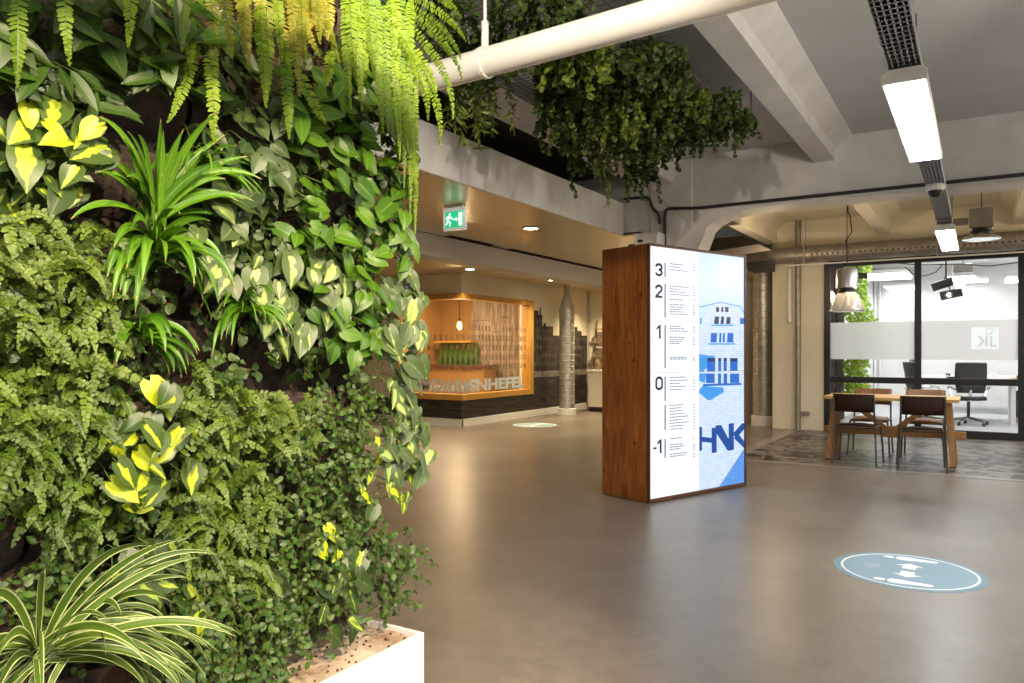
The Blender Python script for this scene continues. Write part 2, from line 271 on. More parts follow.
# ---------------------------------------------------------------- mesh builder
class MB:
    def __init__(s): s.v = []; s.f = []; s.a = []
    def box(s, a, b_, rot=None, c=None):
        x0, y0, z0 = a; x1, y1, z1 = b_; o = len(s.v)
        p = [Vector(q) for q in ((x0,y0,z0),(x1,y0,z0),(x1,y1,z0),(x0,y1,z0),(x0,y0,z1),(x1,y0,z1),(x1,y1,z1),(x0,y1,z1))]
        if rot is not None:
            c = Vector(c) if c else Vector(((x0+x1)/2, (y0+y1)/2, (z0+z1)/2)); p = [rot @ (q-c) + c for q in p]
        s.v += p; s.f += [tuple(o+i for i in q) for q in ((0,3,2,1),(4,5,6,7),(0,1,5,4),(1,2,6,5),(2,3,7,6),(3,0,4,7))]; return s
    def bar(s, p, q, w, h, up=(0, 0, 1)):
        p = Vector(p); q = Vector(q); d = (q-p).normalized(); up = Vector(up)
        if abs(d.dot(up)) > 0.98: up = Vector((1, 0, 0))
        x = d.cross(up).normalized(); y = x.cross(d); o = len(s.v)
        for e in (p, q):
            for i, j in ((-1,-1),(1,-1),(1,1),(-1,1)): s.v.append(e + x*w/2*i + y*h/2*j)
        s.f += [(o,o+1,o+2,o+3),(o+7,o+6,o+5,o+4)] + [(o+i, o+4+i, o+4+(i+1)%4, o+(i+1)%4) for i in range(4)]; return s
    def tube(s, pts, r, n=10, cap=True):
        pts = [Vector(p) for p in pts]; k = len(pts); rs = r if isinstance(r, (list, tuple)) else [r]*k; o = len(s.v); x = None
        for i, p in enumerate(pts):
            d = (pts[min(i+1, k-1)] - pts[max(i-1, 0)]).normalized()
            if x is None: x = d.cross(Vector((0, 0, 1)) if abs(d.z) < 0.9 else Vector((1, 0, 0))).normalized()
            else: x = (x - d*x.dot(d)).normalized()
            y = d.cross(x)
            for j in range(n):
                t = 2*math.pi*j/n; s.v.append(p + (x*math.cos(t) + y*math.sin(t))*rs[i])
        for i in range(k-1):
            for j in range(n): s.f.append((o+i*n+j, o+i*n+(j+1)%n, o+(i+1)*n+(j+1)%n, o+(i+1)*n+j))
        if cap: s.f += [tuple(o+j for j in range(n))[::-1], tuple(o+(k-1)*n+j for j in range(n))]
        return s
    def lathe(s, c, prof, n=24, axis='z'):
        c = Vector(c); o = len(s.v); k = len(prof)
        for (r, h) in prof:
            for j in range(n):
                t = 2*math.pi*j/n; a, b_ = r*math.cos(t), r*math.sin(t)
                s.v.append(c + Vector({'z': (a, b_, h), 'y': (a, h, b_), 'x': (h, a, b_)}[axis]))
        for i in range(k-1):
            for j in range(n): s.f.append((o+i*n+j, o+i*n+(j+1)%n, o+(i+1)*n+(j+1)%n, o+(i+1)*n+j))
        if prof[0][0] > 1e-5: s.f.append(tuple(o+j for j in range(n))[::-1])
        if prof[-1][0] > 1e-5: s.f.append(tuple(o+(k-1)*n+j for j in range(n)))
        return s
    def prism(s, pts, d):
        """polygon pts (3D) extruded by vector d"""
        pts = [Vector(p) for p in pts]; d = Vector(d); n = len(pts); o = len(s.v)
        s.v += pts + [p+d for p in pts]
        s.f += [tuple(range(o, o+n))[::-1], tuple(range(o+n, o+2*n))] + [(o+i, o+(i+1)%n, o+n+(i+1)%n, o+n+i) for i in range(n)]; return s
    def lv(s, p, a): s.v.append(p); s.a.append(a)
    def build(s, name, material, parent=None, smooth=False, bevel=0, loc=None, rz=0, fixn=True):
        me = bpy.data.meshes.new(name); me.from_pydata([tuple(p) for p in s.v], [], s.f)
        if s.a:
            at = me.attributes.new('luv', 'FLOAT_VECTOR', 'POINT'); fl = [c for a in s.a for c in a]; at.data.foreach_set('vector', fl)
        elif fixn:
            bm = bmesh.new(); bm.from_mesh(me); bmesh.ops.recalc_face_normals(bm, faces=bm.faces); bm.to_mesh(me); bm.free()
        me.materials.append(M[material] if isinstance(material, str) else material)
        if smooth:
            me.polygons.foreach_set('use_smooth', [True]*len(me.polygons))
            if not s.a:
                me.set_sharp_from_angle(angle=R(40))
        o = bpy.data.objects.new(name, me); col.objects.link(o)
        if parent: o.parent = parent
        if loc: o.location = loc
        o.rotation_euler.z = rz
        if bevel:
            bv = o.modifiers.new('bevel', 'BEVEL'); bv.width = bevel; bv.segments = 2; bv.limit_method = 'ANGLE'
        return o
def tag(o, label, cat, group=None, kind=None):
    if label: o['label'] = label
    if cat: o['category'] = cat
    if group: o['group'] = group
    if kind: o['kind'] = kind
    return o
def empty(name, loc=(0, 0, 0), rz=0, label=None, cat=None, group=None):
    o = bpy.data.objects.new(name, None); col.objects.link(o); o.location = loc; o.rotation_euler.z = rz; o.empty_display_size = 0.1
    return tag(o, label, cat, group)
def struct(o, label=None):
    o['kind'] = 'structure'
    if label: o['label'] = label
    return o
def dup(root, loc=None, rz=None, label=None):
    def cp(o, par):
        c = o.copy(); col.objects.link(c); c.parent = par
        for ch in [x for x in bpy.data.objects if x.parent == o]: cp(ch, c)
        return c
    r = cp(root, None)
    if loc is not None: r.location = loc
    if rz is not None: r.rotation_euler.z = rz
    if label: r['label'] = label
    return r
def text_mb(txt, h, depth=0.002, sx=1.0, bold=0.0, align='LEFT'):
    cu = bpy.data.curves.new('glyphs', 'FONT'); cu.body = txt; cu.size = h; cu.extrude = depth/2; cu.offset = bold; cu.align_x = align
    ob = bpy.data.objects.new('glyphs', cu); col.objects.link(ob); dg = bpy.context.evaluated_depsgraph_get(); dg.update()
    me = bpy.data.meshes.new_from_object(ob.evaluated_get(dg)); mb = MB()
    mb.v = [Vector((p.co.x*sx, p.co.y, p.co.z)) for p in me.vertices]; mb.f = [tuple(p.vertices) for p in me.polygons]
    bpy.data.objects.remove(ob); bpy.data.curves.remove(cu); bpy.data.meshes.remove(me)
    return mb

# ================================================================ camera
cam = bpy.data.cameras.new('camera'); co = bpy.data.objects.new('camera', cam); col.objects.link(co)
co.location = CAM; co.rotation_euler = (R(90), 0, A); cam.sensor_width = 36; cam.lens = F/1024*36; cam.shift_y = 9.5/1024; cam.clip_start = 0.05
sc = bpy.context.scene; sc.camera = co
sc.view_settings.view_transform = 'Standard'; sc.view_settings.look = 'None'; sc.view_settings.gamma = 1; sc.view_settings.use_curve_mapping = False
sc.view_settings.exposure = 0.0
w = bpy.data.worlds.new('world'); w.use_nodes = True; sc.world = w
w.node_tree.nodes['Background'].inputs[0].default_value = (1.0, 0.93, 0.84, 1); w.node_tree.nodes['Background'].inputs[1].default_value = 0.05

# ================================================================ architecture
YG = 12.87            # glass partition line
def sbox(name, a, b_, m, bevel=0, label=None):
    c = [(a[i]+b_[i])/2 for i in range(3)]
    o = MB().box([a[i]-c[i] for i in range(3)], [b_[i]-c[i] for i in range(3)]).build(name, m, loc=c, bevel=bevel); return struct(o, label)
f = MB().box((-10, -4, -0.1), (5, YG+0.02, 0)).build('floor', 'screed'); struct(f)
f = MB().box((-2.05, YG+0.02, -0.1), (5, 21, -0.001)).build('floor', 'office_floor'); struct(f)
f = MB().box((-10, YG+0.02, -0.1), (-2.05, 21, 0)).build('floor', 'screed'); struct(f)
# inlay: pattern field with plain border, 2 mm proud of the screed
f = MB().box((-2.45, 9.0, 0), (4.9, 12.80, 0.002)).build('floor_inlay', 'mosaic'); struct(f)
bd = MB(); bd.box((-2.62, 8.85, 0), (4.9, 9.0, 0.003)).box((-2.62, 9.0, 0), (-2.45, 12.8, 0.003)).box((-2.1, 12.0, 0.002), (4.9, 12.16, 0.0035)).box((-2.1, 9.35, 0.002), (4.9, 9.43, 0.0035))
struct(bd.build('trim_1', 'inlay_border'))
sl = MB().box((-10, -4, 3.4), (5, 8.02, 3.6)).build('ceiling', 'slab'); struct(sl)
sl = MB().box((-10, 8.02, 3.4), (5, 13.0, 3.6)).build('ceiling', 'wall_cream'); struct(sl)
# longitudinal ribs with haunched tops
def rib(x0, x1, y0, y1, zb, m='beam_paint', h=0.16):
    pr = [(x0-h, y0, 3.4), (x0, y0, 3.4-h*0.7), (x0, y0, zb), (x1, y0, zb), (x1, y0, 3.4-h*0.7), (x1+h, y0, 3.4)]
    return struct(MB().prism(pr, (0, y1-y0, 0)).build('ceiling_beam', m))
for x0 in (-1.40, 0.42, 2.24):
    if x0 < 0: rib(x0, x0+0.2, -4, 8.02, 3.17)
    rib(x0+0.08 if x0 < 0 else x0, x0+0.26, 8.3, YG, 3.08, 'wall_cream')
rib(-3.0, -2.82, 8.3, YG, 3.05, 'wall_cream')
rib(-3.25, -2.85, -4, 8.02, 3.13, 'beam_paint', 0.10)
# cross beam with arched haunch at the column
pr = [(5, 8.0, 3.4), (5, 8.0, 2.76), (-1.9, 8.0, 2.78)]
for i in range(7):
    t = i/6*math.pi/2; pr.append((-1.9-0.62*math.sin(t), 8.0, 2.78-0.24*(1-math.cos(t))))
pr += [(-2.62, 8.0, 2.3), (-2.66, 8.0, 2.3), (-2.66, 8.0, 3.4)]
struct(MB().prism(pr, (0, 0.35, 0)).build('ceiling_beam', 'beam_paint'))
sbox('ceiling_beam', (-10, 8.02, 2.62), (-3.14, 8.35, 3.4), 'beam_paint')
# column with flared head
cl = MB(); cl.box((-3.15, 8.0, 0), (-2.64, 8.42, 3.4)); cl.prism([(-3.15, 7.99, 3.1), (-2.64, 7.99, 2.62), (-2.64, 7.99, 3.4), (-3.15, 7.99, 3.4)], (0, 0.3, 0))
struct(cl.build('column', 'beam_paint', bevel=0.02))
# lowered soffit, fascia, void, boxed bulkhead, slot
sbox('ceiling_soffit', (-5.10, -4, 2.6), (-3.47, 8.02, 2.64), 'soffit')
sbox('ceiling_soffit', (-5.10, 8.02, 2.6), (-3.25, 15.1, 2.64), 'soffit')
sbox('ceiling_soffit', (-10, -4, 2.6), (-5.55, 15.1, 2.64), 'soffit')
sbox('trim_2', (-3.53, -4, 2.602), (-3.45, 7.98, 2.97), 'fascia', 0.006)
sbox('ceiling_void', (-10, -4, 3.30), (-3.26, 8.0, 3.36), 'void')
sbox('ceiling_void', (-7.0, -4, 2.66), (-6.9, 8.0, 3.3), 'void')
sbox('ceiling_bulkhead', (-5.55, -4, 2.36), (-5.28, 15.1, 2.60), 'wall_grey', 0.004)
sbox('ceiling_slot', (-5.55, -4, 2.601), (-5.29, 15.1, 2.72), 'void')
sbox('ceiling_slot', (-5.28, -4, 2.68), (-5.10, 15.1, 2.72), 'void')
sbox('trim_3', (-5.277, -4, 2.585), (-5.25, 15.1, 2.60), 'beam_paint')
sbox('trim_4', (-5.22, -4, 2.60), (-5.10, 6.9, 2.66), 'beam_paint')
# mural wall
sbox('wall_left', (-7.6, 12.52, 0), (-7.4, 15.1, 2.6), 'wall_cream')
sbox('wall_left', (-7.6, 10.36, 2.25), (-7.4, 12.52, 2.6), 'wall_cream')
sbox('wall_left', (-7.6, 10.36, 0), (-7.4, 12.52, 0.45), 'wall_cream')
sbox('wall_front', (-10, 10.3, 2.25), (-7.4, 10.38, 2.6), 'wall_cream')
sbox('wall_front', (-10, 10.3, 0), (-7.4, 10.38, 0.45), 'wall_cream')
sbox('wall_front', (-10, 10.3, 0.45), (-8.75, 10.38, 2.25), 'wall_cream')
sbox('wall_far', (-10, 15.1, 0), (-7.4, 15.2, 2.6), 'wall_cream')
sbox('wall_far', (-7.4, 15.1, 0), (-3.6, 15.2, 3.4), 'wall_cream')
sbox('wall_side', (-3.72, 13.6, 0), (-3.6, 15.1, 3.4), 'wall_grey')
sbox('baseboard_front', (-10, 10.26, 0), (-7.36, 10.30, 0.13), 'plastic_white', 0.004)
sbox('baseboard_left', (-7.40, 10.26, 0), (-7.36, 15.1, 0.13), 'plastic_white', 0.004)
# wall round the glazed partition
sbox('wall_right', (-2.90, YG, 0), (-2.09, YG+0.2, 3.4), 'wall_cream')
sbox('wall_right', (-2.09, YG, 2.74), (5, YG+0.2, 3.4), 'wall_cream')
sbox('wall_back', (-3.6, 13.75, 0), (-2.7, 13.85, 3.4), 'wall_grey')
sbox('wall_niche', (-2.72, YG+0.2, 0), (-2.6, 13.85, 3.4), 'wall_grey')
# shell out of the frame, closes the hall
sbox('wall_east', (5, -4, 0), (5.15, 21, 3.6), 'wall_cream')
sbox('wall_south', (-10, -4.15, 0), (5, -4, 3.6), 'wall_grey')
sbox('wall_west', (-10.15, -4, 0), (-10, 17, 3.6), 'wall_cream')
# office shell
sbox('ceiling_office', (-2.15, YG+0.2, 3.3), (5, 21, 3.4), 'wall_office')
sbox('wall_office_far', (-2.2, 20.5, 0), (5, 20.6, 3.4), 'wall_office')
sbox('wall_office_side', (-2.35, YG+0.2, 0), (-2.2, 20.5, 3.4), 'wall_office')
sbox('ceiling_beam', (-2.2, 16.3, 2.95), (5, 16.6, 3.3), 'wall_office')
# steel framed glazing: one mesh frame + panes per opening
def window(name, x0, x1, y, z0, z1, m, post=0.09, trans=None, dep=0.07, first=True):
    fr = MB(); xs = [x0] + [x0+(x1-x0)*i/3 for i in range(1, 3)] + [x1]
    return fr
fx = [-2.05, -0.77, 0.53, 1.83, 3.13, 4.43]
fr = MB()
for x in fx: fr.box((x-0.045, YG-0.035, 0.0), (x+0.045, YG+0.045, 2.70))
fr.box((fx[0], YG-0.03, 2.62), (4.9, YG+0.04, 2.72)).box((fx[0], YG-0.03, 0), (4.9, YG+0.04, 0.11)).box((fx[0], YG-0.03, 0.78), (4.9, YG+0.04, 0.875))
wf = fr.build('window_1', 'steel_black', bevel=0.004); struct(wf)
for i in range(5):
    a, b_ = fx[i]+0.045, fx[i+1]-0.045
    for z0, z1 in ((0.11, 0.78), (0.875, 2.62)):
        MB().box((a, YG, z0), (b_, YG+0.008, z1)).build('pane', 'glass_clear', wf)
    fb_ = MB()
    if i == 1:
        la, lb_ = aty(971.5, 338, YG), aty(999, 338, YG); lt_, lw_ = aty(985, 327.3, YG).z, aty(985, 349.2, YG).z
        fb_.box((a+0.002, YG-0.0025, 1.15), (la.x, YG-0.0005, 1.73)).box((lb_.x, YG-0.0025, 1.15), (b_-0.002, YG-0.0005, 1.73)).box((la.x, YG-0.0025, lt_), (lb_.x, YG-0.0005, 1.73)).box((la.x, YG-0.0025, 1.15), (lb_.x, YG-0.0005, lw_))
    else: fb_.box((a+0.002, YG-0.0025, 1.15), (b_-0.002, YG-0.0005, 1.73))
    fb_.build('frosted_band', 'frosted', wf)
# bar window: oak frame round the corner, glass, printed lettering
bw = MB(); Z0, Z1 = 0.45, 2.25
def frame_run(mb, p, q, z0, z1, w, d, nrm):
    p = Vector(p); q = Vector(q); n = Vector(nrm)
    for z in (z0+w/2, z1-w/2): mb.bar(p+UP*z+n*d/2, q+UP*z+n*d/2, d, w)
bw.box((-8.80, 10.20, Z0), (-7.30, 10.40, Z0+0.10)).box((-8.80, 10.20, Z1-0.09), (-7.30, 10.40, Z1)).box((-8.80, 10.20, Z0+0.1), (-8.70, 10.40, Z1-0.09))
bw.box((-7.50, 10.40, Z0), (-7.30, 12.55, Z0+0.10)).box((-7.50, 10.40, Z1-0.09), (-7.30, 12.55, Z1)).box((-7.50, 12.43, Z0+0.1), (-7.30, 12.55, Z1-0.09))
bf = bw.build('window_2', 'bar_frame', bevel=0.006); struct(bf)
MB().box((-8.70, 10.31, Z0+0.1), (-7.37, 10.318, Z1-0.09)).build('pane', 'glass_bar', bf)
MB().box((-7.378, 10.318, Z0+0.1), (-7.37, 12.43, Z1-0.09)).build('pane', 'glass_bar', bf)
# ---- bar window lettering and interior
g = MB()
def xmark(mb, c, s, ax):
    c = Vector(c)
    for k in (-1, 1): mb.bar(c - ax*s/2 - UP*s/2*k, c + ax*s/2 + UP*s/2*k, s*0.16, 0.004, up=ax.cross(UP))
for z in (0.70, 0.90, 1.10): xmark(g, (-8.52, 10.300, z), 0.15, Vector((1, 0, 0)))
txt = text_mb('IMDARK', 0.27, 0.004, sx=1.22, bold=0.008); rot = Matrix.Rotation(R(90), 3, 'X')
o = len(g.v); g.v += [rot @ p + Vector((-8.38, 10.302, 0.60)) for p in txt.v]; g.f += [tuple(o+i for i in q) for q in txt.f]
txt = text_mb('SNHEFEL', 0.27, 0.004, sx=1.75, bold=0.012); rot = Matrix.Rotation(R(90), 3, 'Z') @ rot
o = len(g.v); g.v += [rot @ p + Vector((-7.362, 10.45, 0.60)) for p in txt.v]; g.f += [tuple(o+i for i in q) for q in txt.f]
g.build('lettering', 'sign_grey', bf)
# etched canal-house outline on the glass
et = MB(); r2 = random.Random(3); y = 10.5
while y < 12.3:
    wd = r2.uniform(0.28, 0.42); top = r2.uniform(1.6, 1.95)
    for k in range(3):
        for j in range(6):
            z = 0.95+j*0.17
            if z < top-0.1:
                yy = y+0.04+k*wd/3; et.box((-7.369, yy, z), (-7.3675, yy+wd/6, z+0.1))
    et.box((-7.369, y, top), (-7.3675, y+wd-0.03, top+0.012)); et.box((-7.369, y, 0.9), (-7.3675, y+0.008, top)); y += wd
x = -8.3
while x < -7.5:
    wd = r2.uniform(0.28, 0.4); top = r2.uniform(1.5, 1.9)
    for k in range(3):
        for j in range(6):
            z = 0.95+j*0.17
            if z < top-0.1: xx = x+0.04+k*wd/3; et.box((xx, 10.3085, z), (xx+wd/6, 10.3098, z+0.1))
    x += wd
m = mat('etch', (0.20, 0.13, 0.08), 0.5); m.node_tree.nodes['Principled BSDF'].inputs['Alpha'].default_value = 0.35
et.build('etched_print', 'etch', bf)
# bar room interior
bx = MB(); bx.box((-9.9, 13.0, 0), (-7.6, 13.1, 2.6)); struct(bx.build('wall_bar_back', 'bar_slats'))
sbox('wall_bar_side', (-9.95, 10.4, 0), (-9.85, 13.0, 2.6), 'bar_slats')
mat('curtain_cloth', (0.50, 0.40, 0.30), 0.8, c2=(0.12, 0.08, 0.055), scale=6, stretch=(4, 4, 0.5))
cu = MB(); n = 46
for i in range(n+1):
    y = 12.95; xx = -9.0+1.35*i/n; d = 0.035*math.sin(i*1.35)
    cu.v += [Vector((xx, y+d-0.05, 0.5)), Vector((xx, y+d-0.05, 2.5))]
for i in range(n): cu.f.append((2*i, 2*i+2, 2*i+3, 2*i+1))
tag(cu.build('curtain', 'curtain_cloth', smooth=True), 'brown pleated curtain at the back of the glazed bar', 'curtain')
c = empty('bar_counter', (-8.55, 11.2, 0), 0, 'dark wooden bar counter behind the oak-framed corner window', 'counter')
MB().box((-1.15, -0.7, 0), (0.95, -0.2, 0.50)).build('body', 'bar_slats', c); MB().box((-1.2, -0.78, 0.50), (1.0, -0.15, 0.55)).build('worktop', 'bar_counter', c, bevel=0.006)
c = empty('back_bar', (-8.9, 12.2, 0), 0, 'wooden back bar with a lime green splash panel inside the glazed bar', 'cabinet')
MB().box((-0.8, 0.1, 0), (0.6, 0.55, 0.95)).build('body', 'bar_slats', c, bevel=0.005); MB().box((-0.85, 0.05, 0.95), (0.65, 0.6, 1.0)).build('worktop', 'bar_counter', c)
MB().box((-0.8, 0.52, 1.16), (0.15, 0.56, 1.45)).build('splash_panel', 'bar_green', c); MB().box((-0.8, 0.3, 1.45), (0.15, 0.56, 1.49)).build('shelf', 'bar_frame', c)
pl = empty('bulb_pendant', (-7.95, 11.0, 1.75), 0, 'bare glowing filament bulb hanging inside the glazed bar', 'lamp')
MB().tube([(0, 0, 0.12), (0, 0, 0.85)], 0.006, 6).build('cord', 'cable_black', pl); MB().lathe((0, 0, 0), [(0.0, 0.13), (0.022, 0.12), (0.022, 0.07), (0.0, 0.06)], 12).build('socket', 'cable_black', pl)
MB().lathe((0, 0, 0), [(0.0, -0.085), (0.035, -0.07), (0.052, -0.03), (0.045, 0.015), (0.02, 0.06), (0.0, 0.065)], 16).build('bulb', 'bulb_glow', pl, smooth=True)
m, nt, b = new_mat('drink_glass'); b.inputs['Base Color'].default_value = (0.8, 0.8, 0.78, 1); b.inputs['Roughness'].default_value = 0.08; b.inputs['Alpha'].default_value = 0.45
m, nt, b = new_mat('bottle_green'); b.inputs['Base Color'].default_value = (0.03, 0.12, 0.03, 1); b.inputs['Roughness'].default_value = 0.1
m, nt, b = new_mat('bottle_amber'); b.inputs['Base Color'].default_value = (0.20, 0.06, 0.01, 1); b.inputs['Roughness'].default_value = 0.1
pg = MB().lathe((0, 0, 0), [(0.028, 0), (0.03, 0.004), (0.038, 0.13), (0.034, 0.128), (0.026, 0.01), (0, 0.01)], 12).build('drinking_glass', 'drink_glass', smooth=True, loc=(-8.3, 10.55, 0.55))
tag(pg, 'small clear tumbler in the row on the bar counter behind the window', 'glass', 'tumblers lined up on the bar counter')
for i in range(1, 13):
    c_ = pg.copy(); col.objects.link(c_); c_.location = (-8.3+i*0.072, 10.55+(i % 3)*0.03, 0.55)
pb = MB().lathe((0, 0, 0), [(0.036, 0), (0.038, 0.01), (0.038, 0.17), (0.014, 0.22), (0.013, 0.29), (0, 0.29)], 12).build('bottle', 'bottle_green', smooth=True, loc=(-9.45, 12.4, 1.0))
tag(pb, 'green glass bottle standing on the back bar', 'bottle', 'bottles on the back bar')
for i in range(1, 8):
    c_ = pb.copy(); col.objects.link(c_); c_.location = (-9.45+i*0.13, 12.4, 1.0)
bl = bpy.data.lights.new('bulb_light', 'POINT'); bl.energy = 45; bl.color = (1, 0.72, 0.42); bl.shadow_soft_size = 0.06; lo = bpy.data.objects.new('bulb_light', bl); col.objects.link(lo); lo.location = (-7.95, 11.0, 1.62)
bl = bpy.data.lights.new('bar_ceiling_light', 'AREA'); bl.energy = 110; bl.size = 0.8; bl.color = (1, 0.80, 0.58); lo = bpy.data.objects.new('bar_ceiling_light', bl); col.objects.link(lo); lo.location = (-8.6, 11.4, 2.55)

# ---- mural on the corner walls: stepped canal-house skyline
XM = -7.398
def mur(name, m, rects, label=None):
    mb = MB()
    for (y0, y1, z0, z1) in rects: mb.box((XM-0.001, y0, z0), (XM+0.004, y1, z1))
    return mb.build(name, m, mr_)
mr_ = empty('wall_mural', (0, 0, 0), 0, 'black and white canal-house photo mural on the cream wall behind the spiral duct', 'mural')
sky = [(12.56, 13.05, 0.88, 2.0), (12.62, 12.9, 2.0, 2.08), (12.95, 13.0, 2.0, 2.14), (13.05, 13.5, 0.88, 1.78), (13.1, 13.2, 1.78, 1.84), (13.5, 14.2, 0.88, 1.60), (14.2, 14.8, 0.88, 1.72), (14.3, 14.6, 1.72, 1.8), (14.8, 15.1, 0.88, 1.62)]
mur('house_row', 'mural_print', sky); mur('quay', 'mural_pale', [(12.56, 15.1, 0.76, 0.88)]); mur('canal_water', 'mural_water', [(12.56, 15.1, 0.13, 0.76), (10.3, 12.56, 0.13, 0.448)])
MB().box((-10, 10.294, 0.13), (-7.394, 10.30, 0.448)).build('canal_water', 'mural_water', mr_)

# ---- spiral ducts
def spiral_duct(loc, r, z0, z1, label, cone=True, bands=()):
    e = empty('spiral_duct', loc, 0, label, 'duct')
    pr = [(r, z0)]; z = z0
    while z < z1-0.12: pr += [(r, z+0.10), (r+0.006, z+0.105), (r+0.006, z+0.115), (r, z+0.12)]; z += 0.12
    pr.append((r, z1)); MB().lathe((0, 0, 0), pr, 28).build('pipe', 'galv', e, smooth=True)
    if cone:
        MB().lathe((0, 0, 0), [(r+0.008, z1-0.02), (r+0.008, z1), (r*0.42, z1+0.30), (r*0.42, 2.6)], 28).build('reducer', 'galv', e, smooth=True)
    for zb in bands: MB().lathe((0, 0, 0), [(r+0.004, zb-0.025), (r+0.014, zb-0.02), (r+0.014, zb+0.02), (r+0.004, zb+0.025)], 28).build('clamp_band', 'galv', e, smooth=True)
    MB().lathe((0, 0, 0), [(r+0.03, 0), (r+0.03, z0-0.01), (r+0.01, z0)], 28).build('plinth', 'plastic_white', e, smooth=True)
    return e
spiral_duct((-7.05, 13.45, 0), 0.155, 0.13, 2.12, 'tall galvanised spiral duct with a tapered top in front of the mural')
spiral_duct((-3.15, 13.3, 0), 0.17, 0.17, 2.9, 'galvanised spiral duct standing in the niche right of the lit display', False, (0.75, 1.65))
hd = empty('ceiling_duct', (0, 12.45, 2.80), 0, 'long horizontal galvanised duct under the ceiling above the office glazing', 'duct')
pr = [(0.13, -3.3)]; x = -3.3
while x < 4.7: pr += [(0.13, x+0.13), (0.136, x+0.135), (0.136, x+0.145), (0.13, x+0.15)]; x += 0.15
MB().lathe((0, 0, 0), pr, 22, 'x').build('pipe', 'galv_dull', hd, smooth=True)
ho = MB(); x = -2.2
while x < 4.6: ho.box((x, -0.135, -0.035), (x+0.03, -0.125, -0.015)); x += 0.075
ho.build('nozzle_row', 'void', hd)
MB().tube([(-2.6, 0.0, -0.16), (4.7, 0.0, -0.16)], 0.012, 8).build('rail', 'plastic_white', hd)
for x in (-2.3, -0.5, 1.3, 3.1): MB().box((x-0.01, -0.14, -0.14), (x+0.01, 0.14, 0.14)).tube([(x, 0, 0.13), (x, 0, 0.6)], 0.006, 6).build('hanger', 'galv_dull', hd)
tag(MB().box((-2.98, 11.6, 2.50), (-2.66, 12.0, 2.64)).build('air_handling_box', 'steel_black', bevel=0.01), 'black box-shaped air unit under the horizontal duct beside the niche', 'air unit')
tag(MB().prism([(-3.3, 9.9, 2.78), (-2.62, 9.9, 2.78), (-2.4, 9.9, 2.66), (-3.1, 9.9, 2.60)], (0, 0.7, 0)).build('sloping_duct', 'void'), 'black sloping duct panel just above the top of the lit display', 'duct')
# pipes on the wall right of the niche
p = aty(798, 300, YG-0.06); tag(MB().tube([(p.x, YG-0.07, 0), (p.x, YG-0.07, 3.4)], 0.045, 14).build('drain_pipe', 'galv_dull', smooth=True), 'dark grey vertical drain pipe on the wall between niche and glazing', 'pipe')
p = aty(789.5, 300, YG-0.06); tag(MB().tube([(p.x, YG-0.05, 1.75), (p.x, YG-0.05, 2.62)], 0.036, 14).build('riser_pipe', 'plastic_white', smooth=True), 'short white vertical pipe beside the dark drain pipe', 'pipe')
p = aty(806, 422, YG); sk = empty('wall_socket', (p.x, YG, 0.28), 0, 'small dark floor-level socket at the foot of the wall by the glazing', 'socket')
MB().box((-0.06, -0.05, -0.04), (0.06, 0, 0.02)).build('body', 'galv_dull', sk, bevel=0.004)

# ---- cables on the cross beam
def cable(name, pts, r, label): return tag(MB().tube(pts, r, 8).build(name, 'cable_black', smooth=True), label, 'cable')
def arc(pts, n=5):
    out = [Vector(pts[0])]
    for i in range(1, len(pts)-1):
        a, b_, c_ = Vector(pts[i-1]), Vector(pts[i]), Vector(pts[i+1]); s = b_+(a-b_).normalized()*min(0.07, (a-b_).length*0.45); e = b_+(c_-b_).normalized()*min(0.07, (c_-b_).length*0.45)
        for k in range(n+1): t = k/n; out.append(s*(1-t)**2 + b_*2*t*(1-t) + e*t*t)
    out.append(Vector(pts[-1])); return out
q = [aty(u, v, 7.97) for u, v in ((664.5, 262), (665, 208.5), (697, 208))]; q.append(Vector((4.9, 7.97, q[-1].z-0.0)))
cable('power_cable', arc(q), 0.017, 'thick black cable running along the cross beam and down the column')
cable('data_cable', arc([aty(u, v, 7.97) for u, v in ((624, 199), (649, 196.5), (652, 208), (659, 214), (659.5, 224))]), 0.015, 'short black cable dropping into the white box beside the column')
p0 = aty(637, 222, 7.8); jb = empty('junction_box', (-3.1, 7.86, 2.36), 0, 'white wall box on the column directly above the lit display', 'electrical box')
MB().box((-0.13, -0.10, -0.22), (0.15, 0.12, 0.22)).build('body', 'plastic_white', jb, bevel=0.01); MB().tube([(-0.13, -0.04, 0.1), (-0.22, -0.04, 0.1)], 0.012, 8).build('cable_gland', 'steel_black', jb)
MB().box((-0.09, -0.104, 0.12), (-0.03, -0.10, 0.145)).build('indicator', 'steel_black', jb)

# ---- white suspended pipe
pd = -(FW + RT*((-550-512)/F)); pyaw = math.atan2(pd.y, pd.x); pc = CAM + ray(481.6, 63.7)*3.5; zc = pc.z
wp = empty('suspended_pipe', pc, pyaw, 'thick cream white pipe hanging across the top of the hall', 'pipe')
MB().tube([(-3.2, 0, 0), (5.6, 0, 0)], 0.066, 28).build('pipe', 'pipe_white', wp, smooth=True)
def hanger(x):
    h_ = MB(); h_.lathe((x, 0, 0), [(0.067, -0.012), (0.073, -0.012), (0.073, 0.012), (0.067, 0.012)], 28, 'x').build('clamp_ring', 'pipe_white', wp, smooth=True)
    MB().tube([(x, 0, 0.065), (x, 0, 0.19)], 0.018, 10).tube([(x, 0, 0.19), (x, 0, 3.4-zc)], 0.008, 8).build('hanger_rod', 'pipe_white', wp, smooth=True)
hanger(0.02); hanger(2.7)

